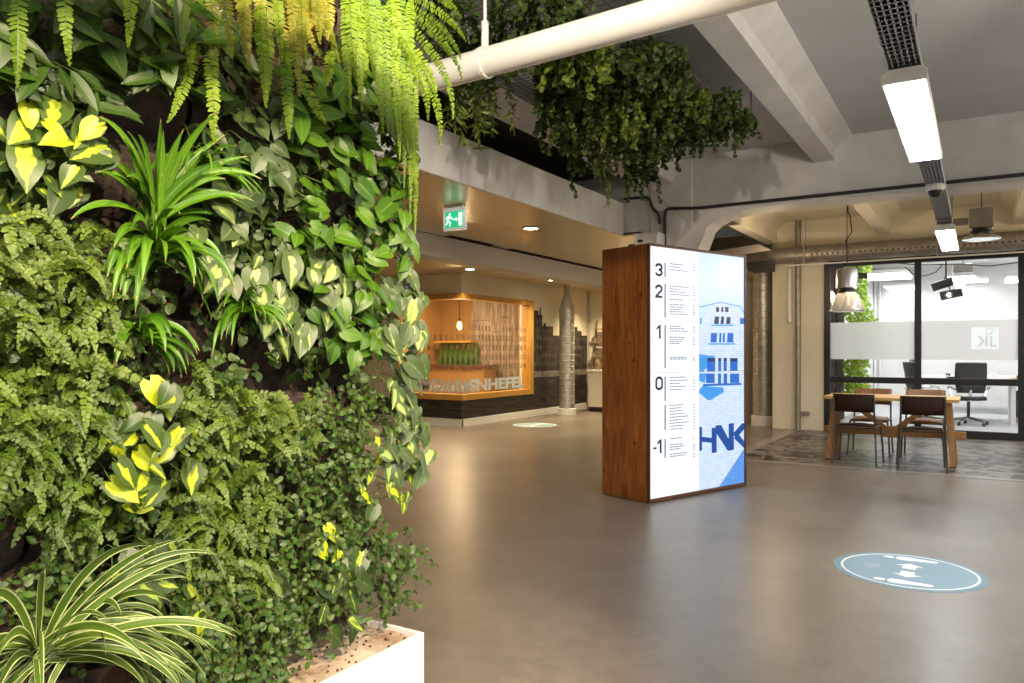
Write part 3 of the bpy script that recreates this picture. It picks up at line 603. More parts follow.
# ---- downlights and exit sign
for (u, v, lb) in ((531, 228, 'round recessed downlight in the soffit right of the exit sign'), (470, 269, 'round recessed downlight above the oak-framed corner window'), (553, 280, 'round recessed downlight just left of the tapered duct top')):
    p = atz(u, v, 2.6); e = empty('downlight', (p.x, p.y, 2.6), 0, lb, 'downlight', 'recessed downlights in the soffit')
    MB().lathe((0, 0, 0), [(0.085, -0.001), (0.10, -0.008), (0.075, -0.008), (0.072, -0.001)], 24).build('trim_ring', 'plastic_white', e, smooth=True)
    MB().lathe((0, 0, 0), [(0.0, -0.006), (0.074, -0.006), (0.074, -0.002), (0, -0.002)], 24).build('lens', 'downlight_glow', e)
for x, y in [(atz(531, 228, 2.6).x, atz(531, 228, 2.6).y), (-6.94, 9.9), (-6.7, 12.2), (-4.2, 3.6), (-4.2, 10.3), (-6.9, 7.2), (-6.6, 14.3), (-4.5, 14.2), (-6.9, 4.2)]:
    l = bpy.data.lights.new('downlight_beam', 'SPOT'); l.energy = 85 if x > -5 else 290; l.color = (1, 0.78, 0.46); l.spot_size = R(125); l.spot_blend = 0.8; l.shadow_soft_size = 0.06
    o = bpy.data.objects.new('downlight_beam', l); col.objects.link(o); o.location = (x, y, 2.58)
p = atz(455, 205.5, 2.6); ex = empty('exit_sign', (p.x, p.y, 2.6), 0, 'green and white running-man emergency exit sign hanging under the soffit', 'sign')
MB().box((-0.125, -0.012, -0.225), (0.125, 0.012, -0.02)).build('housing', 'exit_housing_glow', ex, bevel=0.003)
MB().box((-0.10, -0.03, -0.022), (0.10, 0.03, 0)).build('mount', 'plastic_white', ex, bevel=0.003)
MB().box((-0.102, -0.0145, -0.202), (0.102, -0.0125, -0.055)).build('sign_face', 'exit_green', ex)
pic = MB(); yy = -0.0165
pic.box((0.052, yy, -0.188), (0.09, yy+0.0015, -0.07))                                    # door
pic.bar((-0.018, yy, -0.128), (0.03, yy, -0.128), 0.002, 0.010, up=(0, 0, 1)).prism([(0.022, yy, -0.108), (0.042, yy, -0.128), (0.022, yy, -0.148)], (0, 0.0015, 0))
pic.lathe((-0.047, yy, -0.079), [(0, 0), (0.010, 0), (0.010, 0.0015), (0, 0.0015)], 12, 'y')
for a_, b_ in (((-0.052, -0.092), (-0.068, -0.135)), ((-0.068, -0.135), (-0.042, -0.155)), ((-0.042, -0.155), (-0.050, -0.19)), ((-0.068, -0.135), (-0.083, -0.165)), ((-0.083, -0.165), (-0.098, -0.168)), ((-0.054, -0.10), (-0.034, -0.118)), ((-0.034, -0.118), (-0.024, -0.105)), ((-0.054, -0.10), (-0.078, -0.105)), ((-0.078, -0.105), (-0.086, -0.125))):
    pic.bar((a_[0], yy, a_[1]), (b_[0], yy, b_[1]), 0.0015, 0.011, up=(0, 0, 1)) if False else pic.prism([Vector((a_[0], yy, a_[1]))+Vector((-(b_[1]-a_[1]), 0, b_[0]-a_[0])).normalized()*0.006, Vector((b_[0], yy, b_[1]))+Vector((-(b_[1]-a_[1]), 0, b_[0]-a_[0])).normalized()*0.006, Vector((b_[0], yy, b_[1]))-Vector((-(b_[1]-a_[1]), 0, b_[0]-a_[0])).normalized()*0.006, Vector((a_[0], yy, a_[1]))-Vector((-(b_[1]-a_[1]), 0, b_[0]-a_[0])).normalized()*0.006], (0, 0.0015, 0))
pic.build('pictogram', 'exit_white', ex)

# ---- cable tray, LED battens, dome camera
XT = -0.285
def tray_mesh(y0, y1, w=0.125):
    t = MB(); t.box((-w/2-0.004, y0, 0), (-w/2, y1, 0.045)).box((w/2, y0, 0), (w/2+0.004, y1, 0.045))
    nrow = [-w/2, -w/2+0.012, -w/2+0.018, -0.027, -0.020, -0.004, 0.004, 0.020, 0.027, w/2-0.018, w/2-0.012, w/2]
    for i in range(0, len(nrow)-1, 2): t.box((nrow[i], y0, 0), (nrow[i+1], y1, 0.003))
    y = y0
    while y < y1:
        t.box((-w/2, y, 0), (w/2, y+0.040, 0.003)); y += 0.05
    return t
tr = empty('cable_tray', (XT, 0, 2.585), 0, 'perforated zinc cable tray running along the ceiling between the strip lights', 'cable tray')
tray_mesh(-3.5, 9.0).build('tray', 'zinc', tr)
cb = MB()
for k, xx in enumerate((-0.04, -0.015, 0.015, 0.04)): cb.tube([(xx+0.008*math.sin(y*2+k), y, 0.014) for y in [i*0.4-3.5 for i in range(32)]], 0.006, 6)
cb.build('tray_cable', 'cable_black', tr)
for y in (0.6, 2.98, 5.8, 8.5):
    MB().tube([(-0.07, y, -0.006), (0.07, y, -0.006)], 0.0035, 6).tube([(-0.07, y, -0.006), (-0.07, y, 0.8 if y > 8 else 0.07)], 0.0035, 6).tube([(0.07, y, -0.006), (0.07, y, 0.8 if y > 8 else 0.07)], 0.0035, 6).build('hanger', 'steel_black', tr)
def batten(loc, lb, L=1.62):
    e = empty('strip_light', loc, 0, lb, 'ceiling light', 'LED strip lights under the cable tray'); w_ = 0.092
    prof = [(-w_, 0.0), (-w_, 0.045), (-w_*0.7, 0.062), (w_*0.7, 0.062), (w_, 0.045), (w_, 0.0)]
    MB().prism([(x, 0, z) for x, z in prof], (0, L, 0)).build('housing', 'plastic_white', e, bevel=0.004)
    for y in (-0.012, L): MB().prism([(x*1.03, y, z*1.05-0.002) for x, z in prof], (0, 0.012, 0)).build('end_cap', 'plastic_white', e, bevel=0.003)
    MB().box((-w_+0.012, 0.01, -0.006), (w_-0.012, L-0.01, 0.002)).build('diffuser', 'led', e)
    if abs(loc[0]-XT) > 0.1: MB().tube([(0, 0.2, 0.06), (0, 0.2, 3.4-loc[2])], 0.004, 6).tube([(0, L-0.2, 0.06), (0, L-0.2, 3.4-loc[2])], 0.004, 6).build('suspension', 'steel_black', e)
    return e
batten((XT, 3.83, 2.50), 'large lit strip light hanging nearest below the cable tray')
batten((XT, 8.75, 2.50), 'smaller lit strip light at the far end of the tray before the glazing', 1.75)
batten((XT, -1.6, 2.50), 'lit strip light behind the viewpoint under the cable tray')
for x, y in ((3.3, 3.83), (3.3, 8.75), (3.3, -1.6)): batten((x, y, 2.50), 'lit strip light on the parallel row further along the hall')
dc = empty('dome_camera', (XT, 6.75, 2.585), 0, 'small white and black dome camera under the cable tray', 'camera')
MB().lathe((0, 0, 0), [(0, 0), (0.066, 0), (0.066, -0.04), (0.06, -0.048), (0, -0.048)], 24).build('housing', 'plastic_white', dc, smooth=True)
MB().lathe((0, 0, 0), [(0.05, -0.048), (0.047, -0.075), (0.028, -0.095), (0, -0.10)], 24).build('dome', 'steel_black', dc, smooth=True)
# slim wire on the slab beside the near strip light
tag(MB().tube([(-0.33, 5.35, 2.56), (-0.33, 5.35, 3.4)], 0.004, 6).build('suspension_wire', 'steel_black'), 'thin dark wire rising from the near strip light to the slab', 'wire')

# ---- industrial bell lamps
def bell(loc, lb, ztop, box=0.15, flat=False):
    e = empty('bell_lamp', loc, 0, lb, 'pendant lamp', 'industrial high-bay lamps over the seating')
    if flat: prof = [(0.185, 0.0), (0.18, 0.008), (0.15, 0.03), (0.08, 0.07)]
    else: prof = [(0.20, 0.0), (0.195, 0.01), (0.188, 0.03), (0.17, 0.11), (0.13, 0.19), (0.10, 0.22)]
    m_ = 'bell_glass'; MB().lathe((0, 0, 0), prof + [(r-0.006, h) for r, h in prof[::-1]], 32).build('reflector', m_, e, smooth=True)
    k_ = prof[0][0]; MB().lathe((0, 0, 0), [(k_, -0.006), (k_+0.007, 0), (k_, 0.008), (k_-0.007, 0)], 32).build('rim', 'chrome', e, smooth=True)
    h0 = prof[-1][1]; MB().lathe((0, 0, 0), [(0.11, h0), (0.11, h0+0.02), (0.09, h0+0.03), (0.09, h0+0.05)], 24).build('collar', 'steel_black', e, smooth=True)
    if flat: MB().box((-0.12, -0.1, h0+0.05), (0.12, 0.1, h0+0.27)).build('housing', 'galv_dull', e, bevel=0.01)
    else: MB().lathe((0, 0, 0), [(0.11, h0+0.05), (0.125, h0+0.06), (0.125, h0+0.27), (0.11, h0+0.29), (0, h0+0.29)], 24).build('housing', 'alu', e, smooth=True)
    MB().lathe((0, 0, 0), [(0, 0.05), (0.03, 0.06), (0.035, 0.12), (0.02, 0.18), (0, 0.19)], 12).build('bulb', 'plastic_white', e, smooth=True)
    MB().tube([(0, 0, h0+0.27), (0, 0, ztop-loc[2])], 0.005, 6).build('cord', 'cable_black', e); return e
m, nt, b = new_mat('bell_glass'); b.inputs['Base Color'].default_value = (0.55, 0.53, 0.50, 1); b.inputs['Roughness'].default_value = 0.15; b.inputs['Alpha'].default_value = 0.45; b.inputs['Metallic'].default_value = 0.3
pz = ray(847, 311); s = 9.85/pz.y; P = CAM+pz*s
bell((P.x, 9.85, P.z), 'silver bell-shaped pendant lamp hanging over the wooden table', 3.4)
P = aty(981.5, 239, 10.0); bell((P.x, 10.0, P.z), 'high-bay lamp with grey square gear box up near the ceiling', 3.4, flat=True)
q = Vector((P.x, 10.0, P.z+0.22))
cj = empty('track_connector', q, 0, 'dark bracket joining the cable tray and the high-bay lamp', 'bracket'); MB().box((-0.42, -0.03, -0.05), (-0.125, 0.03, 0.03)).build('arm_plate', 'galv_dull', cj, bevel=0.004)
cable('lamp_cable', [aty(u, v, 9.85) for u, v in ((847.6, 262), (846, 240), (852, 232), (850, 216), (848, 212), (848, 206))], 0.007, 'thin looping black cable above the silver bell lamp')

# ---- floor stickers
def floor_sign(loc, lb):
    e = empty('floor_sticker', loc, 0, lb, 'floor sticker')
    MB().lathe((0, 0, 0), [(0, 0.0), (0.40, 0.0), (0.40, 0.0012), (0, 0.0012)], 64).build('backing', 'sign_blue_rim', e)
    MB().lathe((0, 0, 0), [(0, 0.0012), (0.35, 0.0012), (0.35, 0.0018), (0, 0.0018)], 64).build('disc', 'sign_blue', e)
    MB().lathe((0, 0, 0), [(0.347, 0.0013), (0.347, 0.0024), (0.361, 0.0024), (0.361, 0.0013)], 64).build('ring', 'sign_white', e)
    g = MB()
    for yy, sg in ((0.265, -1), (-0.265, 1)):
        n = 14
        g.prism([(-0.125+0.032*math.cos(2*math.pi*k/n), yy+0.026*math.sin(2*math.pi*k/n), 0.002) for k in range(n)], (0, 0, 0.0008))
        g.prism([(x, yy+y, 0.002) for x, y in ((-0.085, -0.02), (-0.07, -0.04), (-0.02, -0.043), (0.03, -0.03), (0.12, -0.024), (0.14, -0.012), (0.14, 0.012), (0.12, 0.024), (0.03, 0.03), (-0.02, 0.043), (-0.07, 0.04), (-0.085, 0.02))], (0, 0, 0.0008))
        y0 = -sg*0.03; t = -sg
        g.prism([(x, y0+t*y, 0.002) for x, y in ((-0.036, 0.0), (0.036, 0.0), (0.036, 0.065), (0.075, 0.065), (0.0, 0.125), (-0.075, 0.065), (-0.036, 0.065))], (0, 0, 0.0008))
    g.build('pictogram', 'sign_white', e)
    t = MB()
    for k in range(5): t.box((-0.235+0.0, -0.06+k*0.026, 0.002), (-0.15, -0.048+k*0.026, 0.0026))
    t.build('caption_lines', 'sign_grey', e); return e
floor_sign((-0.345, 4.93, 0), 'large pale blue round distance sticker on the floor, nearest and clearest')
p = atz(535, 425, 0); floor_sign((p.x, p.y, 0), 'small far-off round floor sticker in front of the mural wall')

# ---- lit display totem
KA = R(69.8); KP = Vector((-2.335, 5.94, 0)); KX = Vector((math.cos(KA), math.sin(KA), 0)); KY = Vector((-math.sin(KA), math.cos(KA), 0))
W_, D_, HT = 1.36, 0.56, 2.185
ko = empty('display_totem', KP, KA, 'tall brown plywood totem with lit floor directory and blue building photo', 'display')
MB().box((0, 0.03, 0.006), (W_, D_, HT)).build('body', 'stained_ply', ko, bevel=0.003)
MB().box((0.03, 0.06, 0), (W_-0.03, D_-0.03, 0.006)).build('plinth', 'steel_black', ko)
mat('totem_edge', (0.10, 0.035, 0.02), 0.4)
fb = MB(); fb.box((0, 0.0, 0.006), (W_, 0.03, 0.034)).box((0, 0, HT-0.02), (W_, 0.03, HT)).box((0, 0, 0.034), (0.012, 0.03, HT-0.02)).box((W_-0.02, 0, 0.034), (W_, 0.03, HT-0.02)); fb.build('screen_surround', 'totem_edge', ko)
def kp(u, v, off=0.0):
    """photograph position -> (s, z) on the totem's front plane"""
    d = ray(u, v); nrm = -KY; t = (KP-CAM).dot(nrm)/d.dot(nrm); P = CAM+d*t; return (P-KP).dot(KX), P.z
SM = kp(700, 372)[0]; ZM = kp(675, 372.5)[1]; S0, S1, B0, B1 = 0.014, W_-0.022, 0.036, HT-0.022
def screen(name, s0, s1, z0, z1, m, lb=None):
    o = MB().box((s0, 0.012, z0), (s1, 0.03, z1)).build(name, m, ko)
    if lb: o['label'] = lb
    return o
d1 = screen('screen', S0, SM-0.002, ZM+0.002, B1, 'screen_white', 'upper white directory screen'); d2 = screen('screen', S0, SM-0.002, B0, ZM-0.002, 'screen_white', 'lower white directory screen')
d3 = screen('screen', SM+0.002, S1, ZM+0.002, B1, 'screen_sky', 'upper blue photo screen'); d4 = screen('screen', SM+0.002, S1, B0, ZM-0.002, 'screen_brick', 'lower brick photo screen')
r90 = Matrix.Rotation(R(90), 3, 'X')
def glyph(txt, u, vt, vb, scr, m='screen_ink', sx=1.22, bold=0.008):
    s_, zt = kp(u, vt); _, zb = kp(u, vb); h = (zt-zb)/0.72
    t = text_mb(txt, h, 0.002, sx=sx, bold=bold); t.v = [r90 @ p + Vector((s_+0.006, 0.0100, zb)) for p in t.v]; t.build('floor_number', m, scr)
def glyph1(u, vt, vb, scr, dash=False):
    s_, zt = kp(u, vt); _, zb = kp(u, vb); h = zt-zb; g = MB()
    g.prism([(s_-.004, 0.009, zb), (s_+.018, 0.009, zb), (s_+.018, 0.009, zt), (s_-.002, 0.009, zt), (s_-.034, 0.009, zt-h*.2), (s_-.034, 0.009, zt-h*.38), (s_-.004, 0.009, zt-h*.2)], (0, 0.002, 0))
    if dash: g.box((s_-.085, 0.009, zb+h*.34), (s_-.045, 0.011, zb+h*.48))
    g.build('floor_number', 'screen_ink', scr)
def glyph_path(paths, u, vt, vb, scr, wd=0.095, th=0.021):
    s_, zt = kp(u, vt); _, zb = kp(u, vb); h = zt-zb-th; g = MB()
    for path in paths:
        P = [Vector((s_+x*(wd-th)+th/2, 0.0, zb+th/2+y*h)) for x, y in path]
        for a, b_ in zip(P[:-1], P[1:]):
            d = (b_-a).normalized(); nn = Vector((-d.z, 0, d.x))*th/2; e = d*th*.3
            g.prism([p+Vector((0, 0.009, 0)) for p in (a-e+nn, b_+e+nn, b_+e-nn, a-e-nn)], (0, 0.0015, 0))
    g.build('floor_number', 'screen_ink', scr)
def arcp(cx, cy, rx, ry, a0, a1, n=9): return [(cx+rx*math.cos(R(a0+(a1-a0)*i/n)), cy+ry*math.sin(R(a0+(a1-a0)*i/n))) for i in range(n+1)]
glyph_path([arcp(.5, .75, .5, .25, 165, -80) , arcp(.5, .26, .5, .26, 85, -165)], 656, 262.5, 276, d1)
glyph_path([arcp(.5, .72, .5, .28, 170, -20) + [(0, 0), (1, 0)]], 656, 284, 297.7, d1)
glyph1(660.2, 325, 338.5, d1); glyph_path([arcp(.5, .72, .5, .28, 0, 180) + arcp(.5, .28, .5, .28, 180, 360) + [(1, .72)]], 656.3, 376.5, 390.5, d2); glyph1(661.0, 439.5, 453.5, d2, True)
def lines(mb, u0, u1, v0, v1, n, rag=0.5):
    rr = random.Random(int(u0*7+v0*13))
    for k in range(n):
        v = v0+(v1-v0)*(k+0.5)/n; s0, z = kp(u0, v); s1, _ = kp(u0+(u1-u0)*rr.uniform(1-rag, 1), v); h = 0.0095; s = s0
        while s < s1-0.004:
            wl = rr.uniform(0.018, 0.05); e = min(s+wl, s1); mb.box((s, 0.0085, z-h/2), (e, 0.0110, z+h/2)); s = e+0.008
t1, t2, t1c, t2c = MB(), MB(), MB(), MB()
for (v0, v1, n) in ((262, 271, 3), (284.5, 295.5, 4), (298, 300.5, 1), (303, 315, 5), (325, 332, 3), (336, 344.5, 4), (356.5, 360, 2)):
    lines(t1, 670.5, 690, v0, v1, n); lines(t1c, 694, 696, v0+1, v1+1, n, 0.1)
for (v0, v1, n) in ((376, 391.5, 5), (404, 431, 9), (438, 440, 1), (444, 451, 3), (453.5, 458, 2)):
    lines(t2, 670.5, 690, v0, v1, n); lines(t2c, 694, 696, v0-0.5, v1-0.5, n, 0.1)
for t, d in ((t1, d1), (t1c, d1), (t2, d2), (t2c, d2)): t.build('directory_lines', 'screen_grey', d)
for (v0, v1, d) in ((262.5, 277, d1), (284, 317.5, d1), (325, 368, d1), (376.5, 401, d2), (405, 430, d2), (439, 458, d2)):
    s_, zt = kp(666, v0); _, zb = kp(666, v1); MB().box((s_-0.006, 0.0085, zb), (s_+0.006, 0.0110, zt)).build('divider_line', 'screen_ink', d)
# blue duotone photo of a brick building
def poly(pts, m, d, name='photo_shape', y=0.0105, fit=True):
    P = [kp(u, v) for u, v in pts]; lo, hi = (ZM+0.002, B1) if d is d3 else (B0, ZM-0.002)
    P = [(min(max(s, SM+0.003), S1-0.001), min(max(z, lo), hi)) for s, z in P]
    MB().prism([(s, y, z) for s, z in P], (0, 0.0015, 0)).build(name, m, d)
poly([(700, 308), (707, 305), (714, 303.2), (722, 302.6), (730, 303.4), (738, 305.6), (745, 308), (746, 373), (700, 373)], 'screen_brick', d3, 'building_facade', 0.0108)
for a in (((700, 306.5), (722, 301.7), (722, 302.6), (700, 307.6)), ((722, 301.7), (741, 306), (746, 312), (746, 313.5), (741, 307), (722, 302.6))): poly(a, 'screen_mid', d3, 'roof_line', 0.0095)
def win(u0, u1, v0, v1, m='screen_blue', d=d3, sk=0.0): poly([(u0+sk, v0), (u1+sk*0.6, v0), (u1, v1), (u0, v1)], m, d, 'photo_window', 0.0092)
for a in ((717, 720, 307, 312), (722.3, 724.3, 307, 312), (726, 729.3, 307, 312)): win(*a, m='screen_navy')
for a in ((715, 719.5, 316.5, 324), (721.5, 724.5, 316.5, 324), (727, 731, 317, 324)): win(*a, m='screen_navy', sk=0.8)
win(701, 702.6, 318, 324, 'screen_mid'); win(741, 745, 318, 324, 'screen_blue')
for a in ((711.5, 717.5, 333, 342.5), (720, 722, 333, 342.5), (723.5, 725.5, 333, 342.5), (728, 734, 333, 342.5)): win(*a, sk=0.5)
for a in ((708, 716, 358, 372.5), (719.2, 722, 358, 372.5), (724.5, 727.6, 358, 372.5), (731, 738.5, 358, 372.5)): win(*a)
for a in ((708.5, 716, 358, 361.5), (719.2, 722, 358, 361), (724.5, 727.6, 358, 361), (731, 738, 358, 361.5)): poly([(a[0], a[2]), (a[1], a[2]), (a[1], a[3]), (a[0], a[3])], 'screen_navy', d3, 'window_shadow', 0.0080)
for v, a, b_ in ((325.2, 712, 734), (344, 709, 736)): poly([(a, v-0.7), (b_, v-0.7), (b_, v+0.7), (a, v+0.7)], 'screen_mid', d3, 'ledge', 0.0086)
poly([(700, 354), (706, 355), (716, 356), (714, 362), (704, 372.5), (700, 372.5)], 'screen_mid', d3, 'cast_shade', 0.0099)
for a in ((707, 715.5, 373.6, 383), (719, 722, 373.6, 384), (724.5, 728, 373.6, 384), (731, 740, 373.6, 383)): win(*a, m='screen_blue', d=d4)
poly([(704, 384), (742, 383), (742.5, 385), (704, 386.3)], 'screen_blue', d4, 'ledge', 0.0086)
poly([(700, 373.5), (707, 373.5), (706, 383), (700, 381)], 'screen_mid', d4, 'cast_shade', 0.0099)
poly([(700, 390), (704, 386), (724, 387.5), (725, 392), (712, 400), (709, 400.5), (700, 393)], 'screen_mid', d4, 'cast_shade', 0.0099)
poly([(745.7, 449), (745.7, 490), (720, 493.5)], 'screen_brick_blue', d4, 'cast_shade', 0.0099)
def stroke(pts, m='screen_letter'): poly(pts, m, d4, 'letter_stroke', 0.0088)
stroke([(700.3, 427), (702.8, 427), (702.8, 450.5), (700.3, 451.2)]); stroke([(702, 436.8), (715, 438.2), (715, 443.2), (702, 441.8)])          # H
stroke([(712.6, 428), (717.5, 427.4), (717.5, 452.5), (712.6, 453.2)])
stroke([(716.5, 425.5), (722, 425.0), (735, 449.5), (728.5, 450.7), (716.5, 432)])
stroke([(729.6, 423.7), (734.6, 423.1), (734.8, 449.8), (729.6, 450.7)])
stroke([(734.2, 433.5), (743, 423.2), (745.6, 423.4), (745.6, 429), (736.5, 439)]); stroke([(735, 438.5), (739, 433.5), (745.6, 441.5), (745.6, 448)])

# ---- wooden table and stacking chairs
tb = empty('wooden_table', (-0.87, 9.83, 0), 0, 'pale wooden trestle table in front of the office glazing', 'table')
MB().box((-0.685, -0.38, 0.715), (0.70, 0.38, 0.75)).build('tabletop', 'pale_oak', tb, bevel=0.004)
for sx in (-1, 1):
    for sy in (-1, 1): MB().bar((sx*0.585, sy*0.13, 0.715), (sx*0.64, sy*0.30, 0.0), 0.085, 0.06, up=(1, 0, 0)).build('leg', 'pine_leg', tb, bevel=0.004)
    MB().bar((sx*0.61, -0.24, 0.33), (sx*0.61, 0.24, 0.33), 0.05, 0.08).build('cross_bar', 'pine_leg', tb)
    MB().bar((sx*0.07, 0, 0.38), (sx*0.48, 0, 0.71), 0.05, 0.06).build('brace', 'pine_leg', tb)
MB().box((-0.72, -0.03, 0.29), (0.76, 0.03, 0.37)).build('stretcher', 'pine_leg', tb, bevel=0.004)
MB().box((-0.10, -0.045, 0.27), (0.10, 0.045, 0.40)).build('joint_block', 'pine_leg', tb, bevel=0.004)
def stack_chair(loc, rz, m, lb, grp='stacking chairs round the wooden table'):
    e = empty('stacking_chair', loc, rz, lb, 'chair', grp)
    # back faces -Y, seat towards +Y
    bk_ = MB(); n = 10
    for j, (z, yy) in enumerate(((0.60, 0.0), (0.66, -0.008), (0.80, -0.03))):
        for i in range(n+1):
            x = -0.215+0.43*i/n; bk_.v.append(Vector((x, -0.21+yy-0.045*(1-(x/0.215)**2), z)))
    for j in range(2):
        for i in range(n): bk_.f.append((j*(n+1)+i, j*(n+1)+i+1, (j+1)*(n+1)+i+1, (j+1)*(n+1)+i))
    o = bk_.build('backrest', m, e, smooth=True); s_ = o.modifiers.new('s', 'SOLIDIFY'); s_.thickness = 0.012
    st = MB(); ny = 8
    for j in range(ny+1):
        t = j/ny; y = -0.19+0.40*t; z = 0.455-0.015*math.sin(t*math.pi)-(0.03*(t-0.85)/0.15 if t > 0.85 else 0)
        for i in range(n+1): x = -0.20+0.40*i/n; st.v.append(Vector((x*(0.93+0.07*t), y, z-0.006*math.cos(i/n*2*math.pi))))
    for j in range(ny):
        for i in range(n): st.f.append((j*(n+1)+i, j*(n+1)+i+1, (j+1)*(n+1)+i+1, (j+1)*(n+1)+i))
    o = st.build('seat', m, e, smooth=True); s_ = o.modifiers.new('s', 'SOLIDIFY'); s_.thickness = 0.012
    for sx in (-1, 1):
        MB().tube([(sx*0.205, -0.245, 0.78), (sx*0.207, -0.215, 0.60), (sx*0.21, -0.19, 0.44), (sx*0.22, -0.20, 0.22), (sx*0.23, -0.225, 0.0)], 0.011, 8).build('leg', 'leg_steel', e, smooth=True)
        MB().tube([(sx*0.205, -0.18, 0.425), (sx*0.205, 0.17, 0.425), (sx*0.21, 0.205, 0.40), (sx*0.225, 0.215, 0.2), (sx*0.235, 0.225, 0.0)], 0.011, 8).build('leg', 'leg_steel', e, smooth=True)
    MB().tube([(-0.207, -0.13, 0.415), (0.207, -0.13, 0.415)], 0.009, 8).tube([(-0.207, 0.15, 0.415), (0.207, 0.15, 0.415)], 0.009, 8).build('seat_rail', 'leg_steel', e, smooth=True)
    return e
mat('leg_steel', (0.11, 0.10, 0.085), 0.4, metal=0.6)
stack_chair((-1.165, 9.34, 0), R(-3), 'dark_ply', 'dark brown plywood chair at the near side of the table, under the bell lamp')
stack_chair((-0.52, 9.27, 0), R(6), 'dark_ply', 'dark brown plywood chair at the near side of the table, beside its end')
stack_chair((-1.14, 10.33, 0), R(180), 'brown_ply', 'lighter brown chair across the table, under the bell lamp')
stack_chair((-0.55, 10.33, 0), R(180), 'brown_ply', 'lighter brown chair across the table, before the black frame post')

# ---- doorway end wall: door trim, ladder shelf
struct(MB().box((-7.4, 15.07, 0), (-7.34, 15.1, 2.6)).build('trim_5', 'wall_grey')); struct(MB().box((-7.34, 15.07, 0), (-3.72, 15.1, 0.05)).build('trim_6', 'steel_black'))
p = aty(597, 330, 14.9); ls = empty('ladder_shelf', (p.x+0.18, 14.85, 0), 0, 'slim wooden ladder shelf with objects against the cream far wall', 'shelf')
for x in (-0.25, 0.25): MB().bar((x, -0.15, 0), (x, 0.2, 1.95), 0.04, 0.03).build('upright', 'ladder_wood', ls)
for z in (0.85, 1.15, 1.45, 1.75): MB().box((-0.25, -0.02+z*0.1-0.16, z), (0.25, 0.02+z*0.1, z+0.02)).build('shelf', 'ladder_wood', ls)
sn = empty('side_cabinet', (p.x+0.35, 14.5, 0), 0, 'low pale cabinet in front of the ladder shelf beside the totem', 'cabinet')
MB().box((-0.3, -0.15, 0.1), (0.5, 0.15, 0.84)).build('body', 'wall_cream', sn, bevel=0.005); MB().box((-0.33, -0.18, 0.84), (0.53, 0.18, 0.88)).build('worktop', 'plastic_white', sn, bevel=0.004); MB().box((-0.28, -0.13, 0), (0.48, 0.13, 0.1)).build('plinth', 'steel_black', sn)
vs = MB().lathe((0, 0, 0), [(0.04, 0), (0.07, 0.08), (0.05, 0.18), (0.025, 0.22), (0.03, 0.25), (0, 0.25)], 16).build('vase', 'ladder_wood', smooth=True, loc=(p.x+0.2, 14.5, 0.88)); tag(vs, 'small brown vase on the low pale cabinet', 'vase')

# ================================================================ office
def office_panel(x, y, z, w_, d_, lb):
    e = empty('ceiling_panel_light', (x, y, z), 0, lb, 'ceiling light', 'square office ceiling lights')
    MB().box((-w_/2, -d_/2, 0.006), (w_/2, d_/2, 0.07)).build('housing', 'plastic_white', e, bevel=0.004); MB().box((-w_/2+0.015, -d_/2+0.015, 0), (w_/2-0.015, d_/2-0.015, 0.006)).build('diffuser', 'led_office', e)
    MB().tube([(-w_/3, 0, 0.07), (-w_/3, 0, 3.3-z)], 0.004, 5).tube([(w_/3, 0, 0.07), (w_/3, 0, 3.3-z)], 0.004, 5).build('hanger', 'plastic_white', e)
for (u, v, z, w_, d_, lb) in ((884, 277, 2.75, 0.9, 1.5, 'big bright office panel light behind the silver bell lamp'), (907, 293, 2.75, 0.65, 1.3, 'office panel light beside the black frame post'),
        (962, 281, 2.75, 0.5, 0.9, 'office panel light behind the twin black spotlights'), (970, 298, 2.85, 0.8, 0.9, 'smaller distant office panel light above the frosted logo'), (1019, 281, 2.75, 0.5, 0.9, 'office panel light at the edge of the glazing')):
    p = atz(u, v, z); office_panel(p.x, min(p.y, 19.8), z, w_, d_, lb)
for x, y in ((2.6, 14.8), (2.6, 18)): office_panel(x, y, 2.75, 0.6, 1.5, 'office panel light further along the room')
for x, y in ((-0.6, 14.4), (1.4, 14.6), (-0.6, 17.6), (1.6, 17.8)):
    l = bpy.data.lights.new('office_light', 'AREA'); l.energy = 50; l.size = 1.2; l.color = (1, 0.98, 0.95); o = bpy.data.objects.new('office_light', l); col.objects.link(o); o.location = (x, y, 3.2)
# twin track spotlights
P = aty(946, 284, 13.6); ts = empty('track_spotlight', (P.x, 13.6, P.z), 0, 'pair of black cylindrical spotlights hanging inside the glazing', 'spotlight')
MB().tube([(0.0, 0, 0.10), (0.0, 0, 3.3-P.z)], 0.012, 8).build('stem', 'plastic_black', ts)
for k, (dx, dz, a) in enumerate(((-0.05, 0.0, 18), (0.07, -0.16, 12))):
    ca, sa = math.cos(R(a)), math.sin(R(a)); MB().tube([(dx-0.15*ca, 0, dz-0.15*sa), (dx+0.15*ca, 0, dz+0.15*sa)], 0.07, 18).build('lamp_head', 'plastic_black', ts, smooth=True)
    MB().bar((0, 0.0, 0.13), (dx, 0, dz), 0.02, 0.02).build('bracket', 'plastic_black', ts)
P = aty(963, 268, 14.0); e = empty('ceiling_projector', P, 0, 'small grey projector hanging from the office ceiling', 'projector'); MB().box((-0.14, -0.1, -0.08), (0.14, 0.1, 0.06)).build('body', 'alu', e, bevel=0.02); MB().tube([(0, 0, 0.05), (0, 0, 3.3-P.z)], 0.015, 8).build('pole', 'alu', e)
P = aty(861, 275, 14.0); e = empty('security_camera', P, 0, 'small dark camera on the office ceiling beside the bell lamp', 'camera'); MB().tube([(-0.1, 0, 0), (0.1, 0, -0.02)], 0.05, 14).build('body', 'plastic_black', e, smooth=True); MB().tube([(-0.06, 0, 0.03), (-0.06, 0, 3.3-P.z)], 0.012, 8).build('bracket', 'plastic_black', e)
